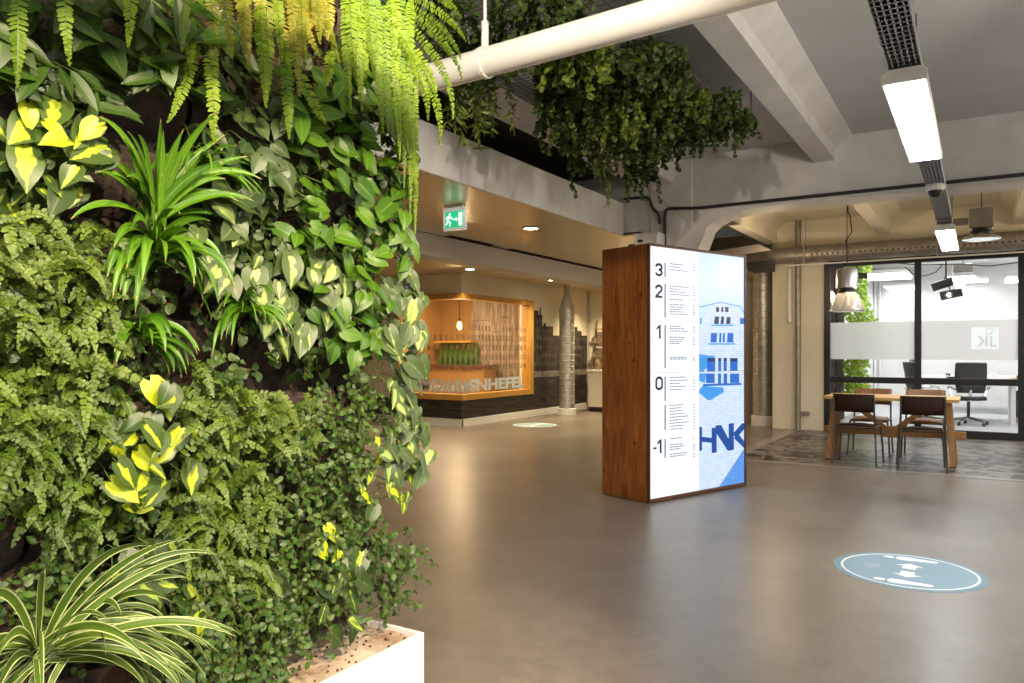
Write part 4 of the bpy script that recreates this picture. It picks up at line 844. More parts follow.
cable('hanging_cable', [aty(u, v, 13.3) for u, v in ((905, 267), (913, 274), (925, 276), (936, 272), (943, 264))], 0.008, 'drooping black cable left of the twin black spotlights')
cable('ceiling_cable', [aty(u, v, 13.3) for u, v in ((880, 262), (920, 265), (960, 264), (990, 266), (1022, 262))], 0.009, 'long thin black cable strung along the top of the glazing')
for u, r_ in ((872.5, 0.03), (877.5, 0.022)):
    P = aty(u, 300, 19.9); tag(MB().tube([(P.x, 20.42, 0), (P.x, 20.42, 3.3)], r_, 10).build('heating_pipe', 'desk_white', smooth=True), 'thicker white vertical pipe on the office far wall' if r_ > 0.025 else 'thinner white vertical pipe on the office far wall', 'pipe')
# printed square logo on the glass (mirrored letters)
lg = empty('window_logo', (0, 0, 0), 0, 'white square logo with mirrored letters on the frosted band of the glazing', 'logo')
def gp(pts, m, y): MB().prism([(q_.x, y, q_.z) for q_ in [aty(u, v, YG) for u, v in pts]], (0, 0.001, 0)).build('logo_field' if m == 'logo_white' else 'logo_letter', m, lg)
M['logo_white'] = M['glass_clear']; M['logo_grey'] = M['frosted']
gp([(971.5, 327.5), (999, 327), (999, 349.3), (971.5, 349.3)], 'logo_white', YG-0.004)
for pts in ([(985.8, 327.8), (987, 327.8), (987, 334.5), (985.8, 334.5)], [(987, 327.6), (991, 327.8), (993, 330), (993, 332.5), (991, 334.6), (987, 334.8), (987, 333.7), (990.3, 333.3), (991.8, 331.8), (991.8, 330.4), (990.3, 328.8), (987, 328.7)],
            [(985.3, 336), (987.6, 336), (987.6, 346.5), (985.3, 346.5)], [(977.5, 336), (980, 336), (985.2, 341), (979.5, 346.5), (977, 346.5), (981.8, 341)], [(990, 336), (992.3, 336), (992.3, 345), (997, 345), (997, 346.6), (990, 346.6)]):
    gp(pts, 'logo_grey', YG-0.006)
# desks
def desk(x0, x1, y0, y1, lb):
    e = empty('office_desk', ((x0+x1)/2, (y0+y1)/2, 0), 0, lb, 'desk'); w_, d_ = (x1-x0)/2, (y1-y0)/2
    MB().box((-w_, -d_, 0.715), (w_, d_, 0.74)).build('desktop', 'desk_white', e, bevel=0.003)
    for sx in (-1, 1):
        for sy in (-1, 1): MB().box((sx*(w_-0.1)-0.035, sy*(d_-0.08)-0.035, 0), (sx*(w_-0.1)+0.035, sy*(d_-0.08)+0.035, 0.715)).build('leg', 'desk_white', e, bevel=0.004)
    return e
desk(-1.05, 0.62, 15.5, 17.0, 'white desk bench behind the black mesh chair in the office'); desk(1.75, 3.6, 15.5, 17.0, 'white office desk behind the back of the seated person')
desk(-1.0, 1.6, 18.0, 19.6, 'far white desk bench in the second office row')
def mesh_chair(loc, rz, lb):
    e = empty('office_chair', loc, rz, lb, 'chair')
    def pad(name, rows, m, th):
        b_ = MB(); n = 8
        for (y, z, w_) in rows:
            for i in range(n+1): t = i/n*2-1; b_.v.append(Vector((t*w_, y+0.03*t*t*(1 if name == 'backrest' else 0), z+(0.015*t*t if name == 'seat' else 0))))
        for j in range(len(rows)-1):
            for i in range(n): b_.f.append((j*(n+1)+i, j*(n+1)+i+1, (j+1)*(n+1)+i+1, (j+1)*(n+1)+i))
        o = b_.build(name, m, e, smooth=True); s_ = o.modifiers.new('s', 'SOLIDIFY'); s_.thickness = th
    pad('backrest', [(-0.24, 0.56, 0.20), (-0.27, 0.68, 0.23), (-0.28, 0.85, 0.24), (-0.32, 1.05, 0.235), (-0.33, 1.08, 0.22)], 'mesh_fabric', 0.02)
    pad('seat', [(-0.24, 0.50, 0.22), (-0.15, 0.47, 0.25), (0.1, 0.47, 0.255), (0.22, 0.465, 0.25), (0.27, 0.44, 0.24)], 'mesh_fabric', 0.05)
    for s in (-1, 1):
        MB().tube([(s*0.20, -0.26, 0.60), (s*0.29, -0.20, 0.66), (s*0.30, 0.05, 0.67), (s*0.29, 0.10, 0.60), (s*0.24, 0.0, 0.44)], 0.014, 8).build('armrest', 'chrome', e, smooth=True)
    MB().tube([(0, -0.26, 0.62), (0, -0.20, 0.44), (0, 0, 0.40)], 0.022, 8).build('back_support', 'chrome', e, smooth=True)
    MB().tube([(0, 0, 0.10), (0, 0, 0.44)], 0.026, 12).build('gas_column', 'plastic_black', e, smooth=True)
    for k in range(5):
        a = R(72*k+20); c_, s_ = math.cos(a), math.sin(a)
        MB().tube([(0.02*c_, 0.02*s_, 0.115), (0.31*c_, 0.31*s_, 0.07)], [0.028, 0.016], 8).build('base_arm', 'chrome', e, smooth=True)
        MB().lathe((0.31*c_, 0.31*s_, 0.03), [(0, -0.025), (0.03, -0.022), (0.03, 0.022), (0, 0.025)], 14, 'x').build('caster', 'plastic_black', e, smooth=True)
    return e
mesh_chair((-0.14, 15.25, 0), R(8), 'black mesh swivel chair with chrome base behind the glazing')
P = aty(932, 400, 15.1); mesh_chair((P.x-0.1, 15.15, 0), R(-60), 'black swivel chair half hidden behind the middle black frame post')
def monitor(loc, rz, lb):
    e = empty('monitor', loc, rz, lb, 'monitor'); MB().box((-0.27, -0.012, 0.12), (0.27, 0.014, 0.46)).build('screen', 'plastic_black', e, bevel=0.004)
    MB().box((-0.02, 0.014, 0.02), (0.02, 0.03, 0.3)).build('stand', 'alu', e); MB().box((-0.11, -0.06, 0), (0.11, 0.10, 0.012)).build('base', 'alu', e, bevel=0.003)
P = aty(913, 375, 16.2); monitor((P.x-0.02, 16.2, 0.74), R(100), 'black monitor seen from its side just left of the middle frame post')
P = aty(953, 372, 16.4); ph = empty('desk_phone', (P.x, 16.4, 0.74), R(20), 'black desk phone with handset left of the mesh chair back', 'phone'); MB().prism([(-0.1, -0.09, 0), (0.1, -0.09, 0), (0.1, 0.09, 0), (-0.1, 0.09, 0)], (0, 0, 0.06)).build('body', 'plastic_black', ph, bevel=0.01); MB().tube([(-0.09, -0.08, 0.09), (-0.08, 0, 0.11), (-0.09, 0.08, 0.09)], 0.022, 8).build('handset', 'plastic_black', ph, smooth=True)
P = aty(942, 378, 16.0); pp = MB().box((-0.15, -0.1, 0), (0.15, 0.1, 0.012)).build('paper_stack', 'sign_grey', loc=(P.x, 16.0, 0.74), rz=0.3); tag(pp, 'small stack of papers on the white desk beside the phone', 'papers')
P = aty(994, 375, 16.3); mg = empty('coffee_mug', (P.x, 16.3, 0.74), 0, 'white mug on the desk right of the mesh chair back', 'mug'); MB().lathe((0, 0, 0), [(0, 0), (0.05, 0), (0.055, 0.13), (0.048, 0.13), (0.045, 0.01), (0, 0.01)], 20).build('body', 'desk_white', mg, smooth=True); MB().tube([(0.05, 0, 0.1), (0.085, 0, 0.09), (0.085, 0, 0.04), (0.05, 0, 0.03)], 0.008, 8).build('handle', 'desk_white', mg, smooth=True)
P = aty(1004, 378, 16.0); nb = MB().box((-0.1, -0.07, 0), (0.1, 0.07, 0.02)).build('red_notebook', 'red_paint', loc=(P.x, 16.0, 0.74), rz=0.2, bevel=0.003); tag(nb, 'small red notebook lying near the seated person\'s hand', 'notebook')

# seated person at the desk, mostly hidden by the frame post
def skin_body(name, chains, m, parent, lv=1):
    me = bpy.data.meshes.new(name); vs, es, rs = [], [], []; idx = {}
    for ch in chains:
        prev = None
        for (x, y, z, r_) in ch:
            k = (round(x, 4), round(y, 4), round(z, 4))
            if k not in idx: idx[k] = len(vs); vs.append((x, y, z)); rs.append(r_)
            if prev is not None and prev != idx[k]: es.append((prev, idx[k]))
            prev = idx[k]
    me.from_pydata(vs, es, []); me.materials.append(M[m]); o = bpy.data.objects.new(name, me); col.objects.link(o); o.parent = parent
    sk_ = o.modifiers.new('skin', 'SKIN'); sk_.use_smooth_shade = True
    for i, r_ in enumerate(rs): me.skin_vertices[0].data[i].radius = (r_, r_)
    me.skin_vertices[0].data[0].use_root = True
    su = o.modifiers.new('sub', 'SUBSURF'); su.levels = lv; su.render_levels = lv; return o
P = aty(1021, 362, 15.9)
pe = empty('person', (P.x+0.33, 15.9, 0), 0, 'person in a navy jacket seated at the desk behind the black frame post', 'person')
# faces -X, sitting on a chair, forearms on the desk
skin_body('body', [[(0, 0, 0.55, 0.15), (0.0, 0, 0.75, 0.14), (-0.03, 0, 0.98, 0.15), (-0.03, 0, 1.08, 0.08), (-0.03, 0, 1.14, 0.055), (-0.04, 0, 1.20, 0.075), (-0.05, 0, 1.29, 0.095), (-0.05, 0, 1.37, 0.06)],
    [(-0.03, 0, 0.98, 0.15), (-0.03, -0.19, 1.0, 0.06), (-0.10, -0.23, 0.84, 0.05), (-0.28, -0.20, 0.80, 0.04), (-0.42, -0.15, 0.79, 0.03), (-0.48, -0.15, 0.785, 0.035)],
    [(-0.03, 0, 0.98, 0.15), (-0.03, 0.19, 1.0, 0.06), (-0.10, 0.23, 0.84, 0.05), (-0.28, 0.20, 0.80, 0.04), (-0.42, 0.15, 0.79, 0.03), (-0.48, 0.15, 0.785, 0.035)],
    [(-0.48, -0.15, 0.785, 0.035), (-0.53, -0.17, 0.78, 0.011), (-0.57, -0.175, 0.765, 0.009)], [(-0.48, -0.15, 0.785, 0.035), (-0.54, -0.155, 0.78, 0.011), (-0.585, -0.155, 0.765, 0.009)],
    [(-0.48, -0.15, 0.785, 0.035), (-0.54, -0.135, 0.78, 0.011), (-0.58, -0.133, 0.765, 0.009)], [(-0.48, -0.15, 0.785, 0.035), (-0.53, -0.117, 0.78, 0.010), (-0.56, -0.112, 0.765, 0.008)], [(-0.45, -0.14, 0.79, 0.02), (-0.48, -0.105, 0.78, 0.011), (-0.51, -0.095, 0.77, 0.009)],
    [(0, 0, 0.55, 0.15), (-0.10, -0.1, 0.54, 0.09), (-0.42, -0.12, 0.52, 0.065), (-0.40, -0.12, 0.28, 0.05), (-0.36, -0.12, 0.07, 0.035), (-0.48, -0.12, 0.035, 0.03)],
    [(0, 0, 0.55, 0.15), (-0.10, 0.1, 0.54, 0.09), (-0.42, 0.12, 0.52, 0.065), (-0.40, 0.12, 0.28, 0.05), (-0.36, 0.12, 0.07, 0.035), (-0.48, 0.12, 0.035, 0.03)]], 'skin', pe)
skin_body('jacket', [[(0, 0, 0.56, 0.175), (0.0, 0, 0.75, 0.165), (-0.03, 0, 0.98, 0.17), (-0.03, 0, 1.07, 0.10)], [(-0.03, 0, 0.98, 0.17), (-0.03, -0.20, 1.0, 0.08), (-0.10, -0.24, 0.84, 0.068), (-0.28, -0.20, 0.805, 0.056), (-0.40, -0.155, 0.80, 0.048)],
    [(-0.03, 0, 0.98, 0.17), (-0.03, 0.20, 1.0, 0.08), (-0.10, 0.24, 0.84, 0.068), (-0.28, 0.20, 0.805, 0.056), (-0.40, 0.155, 0.80, 0.048)]], 'navy', pe)
skin_body('trousers', [[(0, 0, 0.52, 0.165), (-0.10, -0.1, 0.54, 0.105), (-0.42, -0.12, 0.52, 0.08), (-0.40, -0.12, 0.28, 0.065), (-0.37, -0.12, 0.11, 0.055)], [(0, 0, 0.52, 0.165), (-0.10, 0.1, 0.54, 0.105), (-0.42, 0.12, 0.52, 0.08), (-0.40, 0.12, 0.28, 0.065), (-0.37, 0.12, 0.11, 0.055)]], 'steel_black', pe)
skin_body('hair', [[(-0.02, 0, 1.24, 0.085), (-0.02, 0, 1.33, 0.105), (-0.04, 0, 1.39, 0.075)]], 'hair_brown', pe)
stool = empty('office_stool', (P.x+0.33, 15.9, 0), 0, 'dark round stool under the seated person', 'stool'); MB().lathe((0, 0, 0), [(0, 0.31), (0.2, 0.31), (0.21, 0.33), (0.2, 0.35), (0, 0.35)], 20).build('seat', 'mesh_fabric', stool); MB().lathe((0, 0, 0), [(0.2, 0), (0.2, 0.02), (0.03, 0.05), (0.03, 0.31)], 20).build('base', 'alu', stool)
# ================================================================ living wall
XW = -1.68          # face of the pockets
wl = empty('living_wall_panel', (-1.80, 0.6, 0), 0, 'dark felt planting panel with pockets carrying the wall plants', 'planting panel')
MB().box((-0.16, -1.6, 0.385), (0.02, 1.28, 3.0)).build('backing', 'felt', wl, bevel=0.004)
def pocket(z, y0, y1, m):
    mb = MB(); ny, nz = max(2, int((y1-y0)/0.02)), 9
    for j in range(nz+1):
        t = j/nz
        for i in range(ny+1):
            y = y0+(y1-y0)*i/ny; bulge = 0.085*math.sin(math.pi*min(1, t*0.62))*(0.75+0.25*math.sin(math.pi*i/ny)) + 0.02*noise.noise(Vector((y*14, z*7+t*3, 1.3)))
            mb.v.append(Vector((0.02+bulge, y, z+0.17*t-0.012*math.sin(math.pi*i/ny)*t + 0.008*noise.noise(Vector((y*20, z, 4))))))
    for j in range(nz):
        for i in range(ny): a = j*(ny+1)+i; mb.f.append((a, a+1, a+ny+2, a+ny+1))
    o = len(mb.v)      # soil surface behind the lip
    for i in range(ny+1):
        y = y0+(y1-y0)*i/ny; mb.v.append(Vector((0.018, y, z+0.15)))
    a0 = nz*(ny+1)
    for i in range(ny): mb.f.append((a0+i, a0+i+1, o+i+1, o+i))
    ob = mb.build('planting_pocket', m, wl, smooth=True); return ob
k = 0; z = 0.40
while z < 2.95:
    y = -1.6 + (0.12 if k % 2 else 0)
    while y < 1.27:
        y1 = min(y+0.26, 1.28)
        if y1-y > 0.05: pocket(z, y+0.006, y1-0.006, 'felt' if (k*7+int(y*10)) % 3 else 'felt_light')
        y += 0.26
    z += 0.20; k += 1
XP = -1.505
pb_ = empty('planter_box', (-1.73, 0.5, 0), 0, 'white planter trough at the foot of the living wall', 'planter')
t = MB(); t.box((0.21, -1.6, 0), (0.225, 1.39, 0.38)).box((-0.225, 1.375, 0), (0.21, 1.39, 0.38)).box((-0.225, -1.6, 0), (0.21, -1.585, 0.38)).box((-0.24, -1.6, 0), (-0.225, 1.39, 0.38))
t.build('shell', 'planter_white', pb_, bevel=0.002)
g = MB(); ny, nx = 90, 14
for i in range(ny+1):
    for j in range(nx+1):
        yy = -1.585+2.96*i/ny; xx = -0.225+0.435*j/nx; g.v.append(Vector((xx, yy, 0.362+0.008*noise.noise(Vector((xx*12, yy*12, 0)))+0.004*noise.noise(Vector((xx*40, yy*40, 0))))))
for i in range(ny):
    for j in range(nx): a = i*(nx+1)+j; g.f.append((a, a+nx+1, a+nx+2, a+1))
g.build('soil_tray', 'soil_top', pb_, smooth=True)
g = MB(); r5 = random.Random(5)
for i in range(90):
    yy = r5.uniform(0.2, 1.37); xx = r5.uniform(0.02, 0.20); s_ = r5.uniform(0.0015, 0.004); g.box((xx-s_, yy-s_, 0.362), (xx+s_*r5.uniform(0.5, 2), yy+s_, 0.366+s_*0.7), rot=Matrix.Rotation(r5.uniform(0, 3), 3, 'Z'))
g.build('soil_crumbs', 'debris', pb_)['kind'] = 'stuff'

# ---- leaf kit
PROF = {'heart': [(0, .30), (.06, .78), (.18, .98), (.34, 1.0), (.52, .84), (.70, .56), (.85, .27), (.95, .09), (1.0, 0.0)],
        'ovate': [(0, .05), (.10, .60), (.25, .92), (.42, 1.0), (.60, .85), (.78, .52), (.92, .18), (1, 0)],
        'lance': [(0, .12), (.12, .60), (.30, .95), (.5, 1.0), (.7, .78), (.86, .42), (1, 0)],
        'small': [(0, .35), (.3, 1.0), (.7, .85), (1, 0)]}
def unit(v): return v.normalized() if v.length > 1e-9 else Vector((1, 0, 0))
def leaf(mb, b_, t, n, L, W, prof='heart', droop=0.35, fold=0.25, rnd=None, wave=0.0, curl=0.0):
    rnd = rng.random() if rnd is None else rnd
    t = unit(t); n = unit(n - t*n.dot(t)); s = t.cross(n); P = PROF[prof]; o = len(mb.v); p = Vector(b_); pv = 0; ph = rng.uniform(0, 6)
    for i, (v_, w_) in enumerate(P):
        dv = (v_-pv)*L; ang = droop*(v_-pv)
        t2 = unit(t*math.cos(ang) - n*math.sin(ang)); n = unit(n*math.cos(ang) + t*math.sin(ang)); t = t2
        p = p + t*dv; pv = v_; hw = W/2*w_
        back = -t*W*0.22*(1-v_/.18) if prof == 'heart' and v_ < .18 else Vector((0, 0, 0))
        up = n*hw*fold; wv = n*wave*hw*math.sin(ph+v_*9)
        if prof in ('small',):
            mb.lv(p+back-s*hw+up, (-1, v_, rnd)); mb.lv(p, (0, v_, rnd)); mb.lv(p+back+s*hw+up, (1, v_, rnd))
        else:
            mb.lv(p+back-s*hw+up*(1-curl)+wv, (-1, v_, rnd)); mb.lv(p+back*.4-s*hw*.5+up*.62, (-.5, v_, rnd)); mb.lv(p, (0, v_, rnd)); mb.lv(p+back*.4+s*hw*.5+up*.62, (.5, v_, rnd)); mb.lv(p+back+s*hw+up*(1-curl)-wv, (1, v_, rnd))
    k_ = 3 if prof == 'small' else 5
    for i in range(len(P)-1):
        for j in range(k_-1): a = o+i*k_+j; mb.f.append((a, a+1, a+k_+1, a+k_))
def strap(mb, b_, d, n, L, W, arch=1.2, fold=0.35, seg=12, rnd=None):
    rnd = rng.random() if rnd is None else rnd; p = Vector(b_); d = unit(d); o = len(mb.v); side = unit(d.cross(n))
    for i in range(seg+1):
        v_ = i/seg; w_ = W/2*(0.55+0.45*min(1, v_*4))*(1 if v_ < .55 else max(0.0, 1-((v_-.55)/.45)**1.7)); nn = unit(side.cross(d))
        mb.lv(p-side*w_+nn*w_*fold, (-1, v_, rnd)); mb.lv(p-side*w_*.55+nn*w_*fold*.4, (-.55, v_, rnd)); mb.lv(p+Vector(), (0, v_, rnd)); mb.lv(p+side*w_*.55+nn*w_*fold*.4, (.55, v_, rnd)); mb.lv(p+side*w_+nn*w_*fold, (1, v_, rnd))
        d = unit(d + Vector((0, 0, -1))*arch/seg*(0.35+1.3*v_)); p = p + d*L/seg; side = unit(side - d*side.dot(d))
    for i in range(seg):
        for j in range(4): a = o+i*5+j; mb.f.append((a, a+1, a+6, a+5))
def pinna(mb, b_, d, n, L, W, rnd, v_):
    d = unit(d); s = unit(d.cross(n)); o = len(mb.v)
    mb.lv(b_-s*W*.35, (-1, v_, rnd)); mb.lv(b_+s*W*.35, (1, v_, rnd)); m_ = b_+d*L*.5; q = n*W*.12
    mb.lv(m_-s*W*.5+q, (-1, v_, rnd)); mb.lv(m_, (0.2, v_, rnd)); mb.lv(m_+s*W*.5+q, (1, v_, rnd)); e = b_+d*L*.85
    mb.lv(e-s*W*.32, (-1, v_, rnd)); mb.lv(e+s*W*.32, (1, v_, rnd)); mb.lv(b_+d*L, (0, v_, rnd))
    mb.f += [(o, o+1, o+3), (o, o+3, o+2), (o+1, o+4, o+3), (o+2, o+3, o+5), (o+3, o+4, o+6), (o+3, o+6, o+5), (o+5, o+6, o+7)]
def frond(mb, stm, pts, n0, plen, pw, gap, rnd=None, taper=True, ang=75, sag=0.1):
    """pts: control points of a Bezier-like polyline"""
    rnd = rng.random() if rnd is None else rnd; P = [Vector(p) for p in pts]; N = 40
    def bez(t):
        Q = P[:]
        while len(Q) > 1: Q = [Q[i]*(1-t)+Q[i+1]*t for i in range(len(Q)-1)]
        return Q[0]
    C = [bez(i/N) for i in range(N+1)]; Ls = [0]
    for i in range(N): Ls.append(Ls[-1]+(C[i+1]-C[i]).length)
    tot = Ls[-1]; stm.tube([C[i] for i in range(0, N+1, 4)], 0.0011, 3, cap=False)
    s_ = gap; i = 0; side0 = None; k_ = 0
    while s_ < tot:
        while Ls[i+1] < s_: i += 1
        t_ = (s_-Ls[i])/(Ls[i+1]-Ls[i]+1e-9); c_ = C[i]*(1-t_)+C[i+1]*t_; d = unit(C[i+1]-C[i]); n = unit(n0-d*n0.dot(d)); sd = d.cross(n); v_ = s_/tot
        L = plen*((min(1, v_*5+.45))*(1 if v_ < .5 else 1-((v_-.5)/.5)**1.6*.85) if taper else 1)
        for g_ in (-1, 1):
            a = R(ang-25*v_+rng.uniform(-9, 9)); dd = sd*g_*math.sin(a)+d*math.cos(a)-n*rng.uniform(-.05, .3)
            pinna(mb, c_+d*rng.uniform(-.3, .3)*gap, dd, unit(n+Vector((rng.uniform(-.25, .25), rng.uniform(-.25, .25), rng.uniform(-.2, .2)))), L*rng.uniform(.85, 1.1), pw, min(1, max(0, rnd+rng.uniform(-.18, .18))), v_)
        s_ += gap*(0.6+0.4*(1-v_)) if taper else gap; k_ += 1

class Plant:
    def __init__(s, name, label, cat, leafm, u, v, stemm='stem_green', group=None, X=XW):
        s.root = atx(u, v, X); s.e = empty(name, s.root, 0, label, cat, group); s.l = MB(); s.s = MB(); s.lm = leafm; s.sm = stemm
    def done(s):
        for mb in (s.l, s.s): mb.v = [p - s.root for p in mb.v]
        if s.l.v: s.l.build('foliage', s.lm, s.e, smooth=True)
        if s.s.v: s.s.build('stems', s.sm, s.e, smooth=True)
        return s.e
def rp(cx, cy, rx, ry, ed=1.0):
    while True:
        a, b_ = rng.uniform(-1, 1), rng.uniform(-1, 1)
        if a*a+b_*b_ <= ed: return cx+a*rx, cy+b_*ry
def tov(p): return unit(CAM-p)
OUT = Vector((1, 0, 0))
GW = 'plants of the living wall'

def philo(label, lm, cx, cy, rx, ry, n, L=(.065, .095), name='heartleaf_plant', cat='plant', prof='heart', asp=.72, off=(.02, .13), hang=0.8, X=XW, droop=.5):
    P = Plant(name, label, cat, lm, cx, cy-ry*.4, X=X-0.02)
    for i in range(int(n*1.0)):
        u, v = rp(cx, cy, rx, ry); o_ = rng.uniform(*off); p = atx(u, v, X+o_)
        t = Vector((rng.uniform(0, .55), rng.uniform(-1, 1), -hang+rng.uniform(-.3, .7))); nn = OUT*1.0+UP*rng.uniform(.1, .9)+Vector((0, rng.uniform(-.6, .5)-.1, 0))
        l_ = rng.uniform(*L)*(.95 if rng.random() < .65 else .66); t = unit(t-unit(nn)*t.dot(unit(nn))*.7); b_ = p-t*l_*.5
        leaf(P.l, b_, t, nn, l_, l_*asp*rng.uniform(.88, 1.1), prof, droop=rng.uniform(.1, droop), fold=rng.uniform(.08, .32), wave=.07)
        q = Vector((X-.01, b_.y+rng.uniform(-.03, .03), b_.z+rng.uniform(-.02, .05))); P.s.tube([q, (q+b_)/2+UP*.02, b_], 0.0014, 4, cap=False)
    return P.done()
def fern(label, lm, cx, cy, rx, ry, n, L=(.07, .135), pl=.0135, pw=.0095, gap=.0115, name='button_fern', X=XW):
    P = Plant(name, label, 'fern', lm, cx, cy, X=X-0.02)
    for i in range(int(n*1.45)):
        u, v = rp(cx, cy, rx, ry); o_ = rng.uniform(-.02, .12); p = atx(u, v, X+o_); l_ = rng.uniform(*L)
        d = unit(Vector((rng.uniform(.25, .9), rng.uniform(-.95, .95), rng.uniform(-.75, .7)))); a = p-d*l_*.5-Vector((0, 0, .2*l_)); m_ = p+UP*l_*.18+OUT*.01; e = p+d*l_*.5-UP*l_*rng.uniform(.1, .4)
        a.x = max(a.x, X-.03); e.x = min(max(e.x, X), X+.17)
        frond(P.l, P.s, [a, m_, e], unit(tov(p)*1.1+UP*.35+Vector((0, rng.uniform(-.4, .4), rng.uniform(-.2, .3)))), pl*rng.uniform(.8, 1.15), pw*rng.uniform(.85, 1.1), gap, taper=True, ang=78)
    return P.done()
def fig(label, lm, cx, cy, rx, ry, n, L=(.014, .023), name='creeping_fig', X=XW, trail=(), off=(0, .10)):
    P = Plant(name, label, 'plant', lm, cx, cy, X=X-0.02, stemm='stem_brown')
    for i in range(n//7):
        u, v = rp(cx, cy, rx, ry); p = atx(u, v, X+rng.uniform(*off)); d = unit(Vector((rng.uniform(-.1, .6), rng.uniform(-1, 1), rng.uniform(-1, .5)))); pts = [p]
        for k_ in range(9):
            d = unit(d+Vector((rng.uniform(-.3, .25), rng.uniform(-.5, .5), rng.uniform(-.5, .35)))); p = p+d*.015; p.x = min(max(p.x, X), X+off[1]+.04); pts.append(p.copy())
            nn = unit(OUT*.9+UP*rng.uniform(.1, .9)+Vector((0, rng.uniform(-.6, .5), 0))); t = Vector((rng.uniform(-.3, .5), rng.uniform(-1, 1), rng.uniform(-1, .5))); l_ = rng.uniform(*L)
            leaf(P.l, p, t, nn, l_, l_*.8, 'small', droop=.4, fold=.2)
        P.s.tube(pts, .0009, 3, cap=False)
    for tr_ in trail:
        pts = [atx(u, v, X+.10) for u, v in tr_]; P.s.tube(pts, .0012, 4, cap=False)
        for a, b_ in zip(pts[:-1], pts[1:]):
            for k_ in range(5):
                q = a+(b_-a)*k_/5; leaf(P.l, q, Vector((rng.uniform(-.2, .4), rng.uniform(-1, 1), rng.uniform(-.6, .6))), OUT+UP*.5, .02, .016, 'small')
    return P.done()
def rosette(label, lm, u, v, n, L, W, name, cat, spread, arch, X=XW, up=.9, outw=.55, seg=12):
    P = Plant(name, label, cat, lm, u, v, X=X)
    for i in range(n):
        a = rng.uniform(-1, 1)*spread; d = Vector((outw*rng.uniform(.3, 1.3), math.sin(a), up*math.cos(a)*rng.uniform(.5, 1.1))); b_ = P.root+Vector((rng.uniform(0, .02), rng.uniform(-.012, .012), rng.uniform(-.012, .03)))
        nn = unit(OUT*.5+UP*.5-unit(d)*.0); strap(P.l, b_, d, nn, L*rng.uniform(.65, 1.1), W*rng.uniform(.8, 1.15), arch=arch*rng.uniform(.6, 1.4), seg=seg)
    return P.done()

# dark broad leaves behind the ferns along the top
philo('dark broad-leaved plant in the upper corner behind two hanging fern fronds', 'lf_dark', 35, 40, 60, 55, 46, L=(.09, .15), name='philodendron', prof='lance', asp=.36, hang=.5)
philo('dark glossy long-leaved plant at the top between the fern fronds and the golden fern', 'lf_dark', 130, 38, 60, 50, 50, L=(.09, .16), name='philodendron', prof='lance', asp=.34, hang=.3)
philo('mid green broad-leaved plant at the top just left of the golden fern', 'lf_pothos', 185, 40, 45, 50, 24, L=(.09, .14), name='philodendron', prof='ovate', asp=.42, hang=.3)
philo('dark lance-leaved plant just above the tall strap-leaved plant', 'lf_dark', 130, 88, 95, 22, 34, L=(.08, .13), name='philodendron', prof='lance', asp=.28, hang=.25)
philo('dark heart-leaved plant hidden under the golden fern curtain', 'lf_dark', 270, 70, 55, 60, 44, L=(.06, .09), off=(0, .05))
philo('dark green plant behind the bright fern curtain near the pipe', 'lf_dark', 370, 70, 42, 60, 46, L=(.06, .1), off=(0, .05))
# philodendrons
philo('large variegated heart-leaf plant with a few bright yellow leaves at the upper left edge', 'lf_brasil', 45, 165, 62, 52, 38, L=(.08, .115), off=(.03, .12))
philo('small bright yellow heart-leaf sprig at the left edge under the dark leaves', 'lf_brasil_yellow', 40, 138, 52, 32, 6, L=(.05, .068), off=(.09, .15))
philo('dull dark heart-leaf plant right of the tall strap-leaved plant', 'lf_heart', 262, 165, 52, 52, 58, L=(.06, .09))
philo('dull dark heart-leaf plant with one cream-tipped leaf over the narrow strap plant', 'lf_brasil_pale', 225, 245, 40, 55, 34, L=(.06, .095), hang=1)
philo('bright glossy pothos just under the lime fern fronds, left of the fern curtain', 'lf_pothos', 345, 125, 58, 58, 66, L=(.07, .115), name='pothos', prof='heart', asp=.66, hang=.5)
philo('bright glossy pothos in the middle of the upper wall, facing the exit sign', 'lf_pothos', 350, 235, 60, 62, 78, L=(.065, .10), name='pothos', asp=.7, hang=.5)
philo('green and silver streaked heart-leaf plant hanging below the bright pothos', 'lf_brasil_pale', 300, 300, 52, 52, 50, L=(.07, .10), hang=1)
philo('pothos with plain green leaves low beside the streaked heart-leaf plant', 'lf_pothos', 355, 320, 42, 45, 40, L=(.065, .095), name='pothos', asp=.72, hang=.7)
philo('pale variegated vine hanging on the wall edge beside the bar window', 'lf_brasil_pale', 408, 350, 20, 75, 56, L=(.07, .11), hang=1, off=(.03, .12))
philo('variegated vine on the wall edge hanging just under the bar window level', 'lf_brasil_pale', 406, 448, 22, 50, 44, L=(.06, .09), hang=1, off=(.03, .12))
philo('yellow-green vine tip on the wall edge above the creeping fig', 'lf_brasil_yellow', 385, 480, 34, 52, 20, L=(.05, .075), hang=.9, off=(.05, .13))
philo('pothos leaves at the wall edge behind the long fern tresses', 'lf_pothos', 402, 165, 16, 48, 26, L=(.06, .09), name='pothos', hang=.9, off=(.02, .10))
philo('sprig of small pothos leaves dangling beside the exit sign', 'lf_pothos', 407, 245, 14, 32, 11, L=(.06, .085), name='pothos', hang=1, off=(.05, .12))
philo('bright yellow and green heart-leaf plant in the middle of the fern bank', 'lf_brasil_yellow', 155, 450, 48, 58, 42, L=(.055, .085), hang=.9, off=(.06, .15))
philo('heart-leaf plant with lime streaks between variegated spider plant and dark creeper', 'lf_brasil', 160, 605, 46, 52, 34, L=(.07, .105), hang=.9, off=(.04, .13))
philo('heart-leaf plant trailing down over the back of the white planter', 'lf_brasil', 345, 600, 26, 46, 17, L=(.07, .10), hang=1.1, off=(.08, .14))
